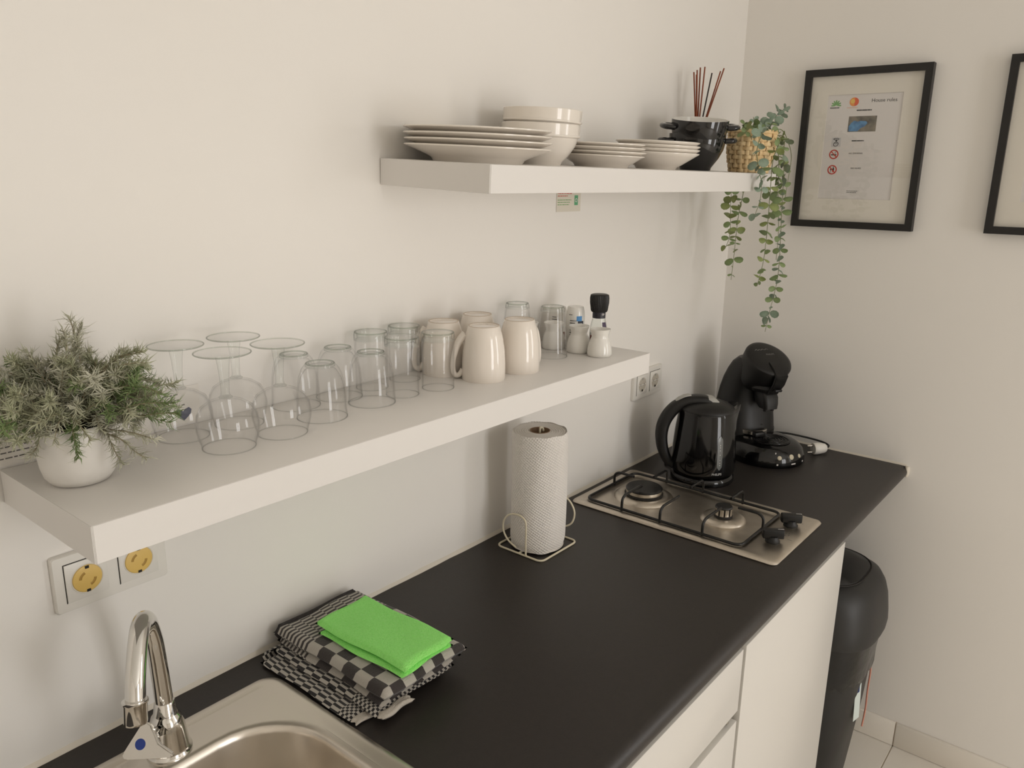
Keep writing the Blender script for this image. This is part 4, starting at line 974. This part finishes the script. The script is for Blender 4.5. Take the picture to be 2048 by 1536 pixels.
# column: leaning, rounded, wraps into the head
def blk(z, cy_, ax, ay, p=2.6): return ellipse(ax, ay, 48, 0, cy_, z, p)
col = [blk(.0005, .110, .082, .078), blk(.03, .112, .086, .082), blk(.09, .118, .085, .076), blk(.14, .120, .081, .070), blk(.18, .116, .077, .066), blk(.215, .106, .074, .064), blk(.245, .090, .072, .063), blk(.268, .077, .068, .060), blk(.284, .070, .058, .048)]
MB().loft(col).build('column', BLKM, t, smooth=50)
MB().loft([blk(z_, c_, a_, b_) for z_, c_, a_, b_ in ((.060, .115, .0868, .0800), (.063, .115, .0866, .0798))], False, False).build('seam', DARK, t)
hm = Matrix.Translation((0, .044, .260)) @ Matrix.Rotation(rad(30), 4, 'X') @ Matrix.Scale(.90, 4)
hd = MB().loft([[hm @ Vector(p) for p in ellipse(a, b, 48, 0, c_, z)] for a, b, c_, z in ((.066, .062, .012, -.066), (.072, .072, .006, -.040), (.0745, .078, .002, -.010), (.0755, .0800, 0, .034), (.0735, .078, 0, .039), (.064, .068, 0, .0425), (.03, .034, 0, .0440))])
hd = hd.build('head', BLKM, t, smooth=50)
lv = MB().loft([[hm @ Vector(p) for p in row] for row in ([(-.018, -.024, .0435), (.018, -.024, .0435), (.018, -.024, .0470), (-.018, -.024, .0470)], [(-.021, -.056, .0420), (.021, -.056, .0420), (.021, -.056, .0480), (-.021, -.056, .0480)], [(-.023, -.080, .034), (.023, -.080, .034), (.023, -.088, .041), (-.023, -.088, .041)], [(-.022, -.086, .006), (.022, -.086, .006), (.022, -.094, .006), (-.022, -.094, .006)], [(-.020, -.080, -.038), (.020, -.080, -.038), (.020, -.088, -.040), (-.020, -.088, -.040)])])
bmesh.ops.bevel(lv.bm, geom=list(lv.bm.edges), offset=.0015, segments=2, affect='EDGES'); lv.build('locking_lever', BLKM, t, smooth=40)
tm = text_mesh('PHILIPS', .0095, mat('grey_print', (120, 118, 114), .4)); tm.transform(hm @ Matrix.Translation((-.004, .010, .0442))); link('logo', tm, hd)
sg = MB().tube(smooth_path([(-.034, .036, 0), (-.026, .041, 0), (-.024, .035, 0), (-.016, .039, 0), (-.012, .035, 0), (-.004, .040, 0), (.002, .035, 0), (.010, .040, 0), (.016, .036, 0)], 3), .0009, 5)
sg.xf(hm @ Matrix.Translation((0, 0, .0435))); sg.build('script_logo', MATS['grey_print'], hd, smooth=60)
# pad holder lip and spout
MB().loft([ellipse(.040, .040, 28, 0, .028, .196), ellipse(.046, .046, 28, 0, .030, .206), ellipse(.044, .044, 28, 0, .034, .214)]).build('pad_holder', BLKM, t)
MB().box(-.012, .012, -.034, .004, .203, .211, .003, 2).build('pad_holder_grip', BLKM, t)
sp_ = MB().loft([rrect(.024, .026, .010, 5, 0, .030, .198), rrect(.026, .030, .012, 5, 0, .022, .180), rrect(.025, .028, .012, 5, 0, .016, .160), rrect(.022, .020, .010, 5, 0, .008, .146)]); sp_.build('spout', BLKM, t, smooth=50)
for s_ in (-1, 1): MB().lathe([(.0055, 0), (.0065, .010), (.0065, .014)], 14, (s_*.012, .004, .138)).build('nozzle', BLKM, t)
# cup tray: concentric grille, pad tamper lying on it
tr = MB().lathe([(0, .0590), (.050, .0590), (.053, .0580)], 44, (0, -.022, 0)).build('cup_tray', BLKM, t)
for k in range(5): MB().tube([((.012+.009*k)*cos(2*PI*j/32), -.022+(.012+.009*k)*sin(2*PI*j/32), .0596) for j in range(32)], .0013, 6, closed=True).build('grille_ring', BLKP, tr, smooth=60)
MB().lathe([(.038, .060), (.0405, .062), (.0405, .072), (.037, .0745), (.030, .074), (.028, .068), (0, .068)], 36, (-.012, .052, 0)).build('pad_tray', ALU, t)
MB().lathe([(0, .066), (.007, .066), (.006, .080), (.0085, .084), (.006, .088), (0, .088)], 20, (.010, .048, 0)).build('tray_knob', BLKM, t)
MB().box(-.040, -.004, .000, .018, .060, .074, .003, 2).build('tray_handle', BLKM, t)
# buttons on the front of the base
def on_base(a, z): return (.1075*cos(a)*1.0, .1115*sin(a), z)
cream = mat('cream_button', (214, 204, 178), .35)
for a, z, R_ in ((-PI/2-.30, .030, .0062), (-PI/2+.06, .031, .0076), (-PI/2+.38, .029, .0058)):
    p = Vector((.101*cos(a), .105*sin(a), z)); mx = Matrix.Translation(p) @ Matrix.Rotation(a, 4, 'Z') @ Matrix.Rotation(rad(68), 4, 'Y')
    MB().lathe([(0, .0050), (R_*.8, .0046), (R_, .0034), (R_, -.002)], 22, mx=mx).build('button', cream, t)
ms = MB()
for a, z, w_, h_ in ((-PI/2-.36, .013, .0022, .0022), (-PI/2+.10, .013, .0075, .0018), (-PI/2+.50, .013, .0025, .002), (-PI/2-.40, .043, .0014, .0022)):
    R0 = .1092 if z < .02 else .0985
    p = Vector((R0*cos(a), R0*1.037*sin(a), z)); mx = Matrix.Translation(p) @ Matrix.Rotation(a, 4, 'Z')
    ms.join(MB().box(-.0004, .0006, -w_, w_, -h_, h_).bm, mx)
ms.build('button_symbols', PAPER, t, smooth=0)
# cord and white plug lying on the worktop
rotb = Matrix.Rotation(-CMR, 4, 'Z')
def loc(wx, wy, wz): return rotb @ Vector((wx+.194, wy+.256, wz-ZC))
pl = loc(-.080, -.378, .918)
cd = smooth_path([loc(-.115, -.150, .925), loc(-.085, -.200, .935), loc(-.050, -.255, .936), loc(-.028, -.310, .930), loc(-.022, -.360, .925), loc(-.030, -.385, .921), loc(-.046, -.388, .9185)], 6)
MB().tube(cd, .0030, 8).build('power_cord', BLKM, t, smooth=60)
pd = Vector((loc(-.110, -.334, .916)-loc(-.055, -.384, .919))).normalized()
px2 = Vector((0, 0, 1)).rotation_difference(pd).to_matrix().to_4x4(); px2.translation = loc(-.052, -.386, .9185)
pg = MB().lathe([(0, 0), (.009, 0), (.013, .004), (.0155, .012), (.0175, .028), (.0175, .040), (.0165, .042), (0, .042)], 28, mx=px2).build('plug', PLUGW, t, smooth=50, label='white mains plug')
for s_ in (-1, 1): MB().lathe([(.0024, .040), (.0024, .058), (.0015, .060), (0, .060)], 12, (s_*.0095, 0, 0), mx=px2).build('pin', ALU, pg)

# ------------------------------------------------------------------ folded cloths
def pad(x0, x1, y0, y1, z0, z1, seed, amp=.0018, nx=22, ny=30, rnd=.006, sag=0.):
    """one fold of cloth: soft-edged slab"""
    rg = random.Random(seed); ph = [rg.uniform(0, 6.28) for _ in range(8)]
    def wob(u, v): return sin(3*u*PI+ph[0])*sin(2.3*v*PI+ph[1])*.6 + sin(7*u+5*v+ph[2])*.3 + sin(13*v-4*u+ph[3])*.2
    b = MB(); bm = b.bm; top, bot = [], []
    for j in range(ny+1):
        rt_, rb_ = [], []
        for i in range(nx+1):
            u, v = i/nx, j/ny
            x = x0+(x1-x0)*u + .0020*sin(9*v+ph[4]); y = y0+(y1-y0)*v + .0020*sin(8*u+ph[5])
            ex = min(u*(x1-x0), (1-u)*(x1-x0), v*(y1-y0), (1-v)*(y1-y0)); e = math.sqrt(max(0, 1-(1-min(1, ex/rnd))**2))
            zm = (z0+z1)/2; th = (z1-z0)/2
            rt_.append(bm.verts.new((x, y, zm + th*e + amp*wob(u, v)*e - sag*(1-e)))); rb_.append(bm.verts.new((x, y, zm - th*e - sag*(1-e)*.2)))
        top.append(rt_); bot.append(rb_)
    for j in range(ny):
        for i in range(nx):
            bm.faces.new((top[j][i], top[j][i+1], top[j+1][i+1], top[j+1][i])); bm.faces.new((bot[j][i], bot[j+1][i], bot[j+1][i+1], bot[j][i+1]))
    return b
# lower tea towel
t = thing('tea_towel', 'black and white dashed tea towel lying under the checked towel', 'tea towel', (-1.660, -.150, ZC+.0008))
pad(-.100, .090, -.110, .118, .0, .0085, 1, .0006).build('fold_layer', DASH, t, smooth=60)
pad(-.076, .096, -.138, .124, .0085, .0185, 2, .0010).build('fold_layer', DASH, t, smooth=60)
lp = MB(); rings = []
for k in range(11):
    a = -PI/2 + PI*k/10; rings.append([(x, .117+.012*cos(a), .0092+.0085*sin(a)) for x in [-.098+.020*(k/10) + (.17-.01)*i/12 for i in range(13)]])
lp.loft(rings, False, False, closed=False); bmesh.ops.solidify(lp.bm, geom=list(lp.bm.faces), thickness=.003); lp.build('folded_edge', DASH, t, smooth=60)
pad(-.098, -.030, -.124, -.108, .0008, .0070, 3, .0008, 12, 8, .003).build('hem', HEM, t, smooth=60)
pad(-.074, -.010, -.152, -.136, .0088, .0165, 4, .0008, 12, 8, .003).build('hem', HEM, t, smooth=60)
# upper tea towel
t = thing('tea_towel', 'grey checked tea towel with striped border under the green cloth', 'tea towel', (-1.633, -.156, ZC+.0196))
pad(-.090, .086, -.134, .134, .0, .0100, 5, .0006, 22, 30, .006).build('fold_layer', CHESS, t, smooth=60)
pad(-.088, .090, -.139, .136, .0085, .0290, 7, .0014, 30, 40, .013).build('fold_layer', CHESS, t, smooth=60)
pad(-.089, .086, .126, .140, .002, .0300, 8, .0006, 22, 8, .006).build('dark_border', DARKT, t, smooth=60)
MB().tube(smooth_path([(.086, -.120, .006), (.098, -.126, .004), (.106, -.118, .003), (.104, -.106, .004), (.092, -.100, .007)], 5), .0007, 5).build('hanging_loop', HEM, t)
# green cloth
t = thing('microfibre_cloth', 'bright green microfibre cloth folded on top of the tea towels', 'cloth', (-1.626, -.186, ZC+.0500), (0, 0, rad(2)))
pad(-.063, .052, -.104, .092, .0, .0075, 9, .0004, 20, 30, .005).build('fold_layer', GREENC, t, smooth=60)
pad(-.058, .056, -.106, .108, .0078, .0190, 10, .0016, 20, 30, .007).build('fold_layer', GREENC, t, smooth=60)

# ------------------------------------------------------------------ bin
t = thing('waste_bin', 'black plastic waste bin with swing lid beside the cabinet end', 'bin', (-.255, -.455, 0))
def be(ax, ay, z, c=0): return ellipse(ax, ay, 48, 0, c, z, 2.9)
MB().loft([be(.136, .134, .001), be(.142, .140, .006), be(.158, .162, .25), be(.166, .174, .46)]).build('body', BINM, t, smooth=50)
bg = MB(); rings = []
rng = random.Random(17)
for z, s_ in ((.358, 1.015), (.366, 1.035), (.40, 1.045), (.44, 1.06), (.50, 1.085)):
    base = be(.160*s_+.002, .168*s_+.002, z); rings.append([(x*(1+rng.uniform(-.010, .012)), y*(1+rng.uniform(-.010, .012)), zz+(rng.uniform(-.012, .012) if z < .40 else 0)) for x, y, zz in base])
bg.loft(rings, False, False).build('bin_bag', BAGM, t, smooth=60)
lid = MB().loft([be(.172, .180, .485), be(.184, .194, .490), be(.186, .196, .508), be(.184, .194, .535), be(.178, .188, .580), be(.170, .179, .612), be(.157, .165, .636), be(.128, .134, .653), be(.07, .075, .660)]).build('lid', BINM, t, smooth=50)
fl_ = MB().loft([be(.130, .136, .650), be(.128, .134, .6545), be(.10, .104, .6625), be(.05, .052, .667)]).build('swing_flap', BINM, lid, smooth=50)
MB().tube([(x, y, .6515) for x, y, z in be(.1325, .1385, 0)], .0026, 6, closed=True).build('flap_gap', DARK, lid)
MB().lathe([(0, .0), (.018, .0), (.022, .0015), (.024, 0)], 28, (.040, -.040, .6640)).build('finger_dent', BINM, lid)
aa = rad(-101); st = MB().box(-.016, .016, -.0008, .0008, -.075, .045, .0006, 1); st.build('sticker', mat('pale_blue_sticker', (214, 224, 220), .5), t, (.1685*cos(aa), .1685*sin(aa), .305), (rad(-3), 0, aa+PI/2))
MB().box(-.006, .006, -.0012, -.0008, .010, .030).build('sticker_print', BLUEI, t, (.1685*cos(aa), .1685*sin(aa), .305), (rad(-3), 0, aa+PI/2))
ab = rad(-74); cx, cy_ = .176*cos(ab), .176*sin(ab)
MB().tube(smooth_path([(cx, cy_, .372), (cx+.004, cy_-.002, .34), (cx+.002, cy_-.002, .28), (cx+.004, cy_-.003, .22), (cx+.001, cy_-.001, .16)], 5), .0024, 6).build('drawstring', mat('pink_drawstring', (216, 150, 130), .7), t, smooth=60)
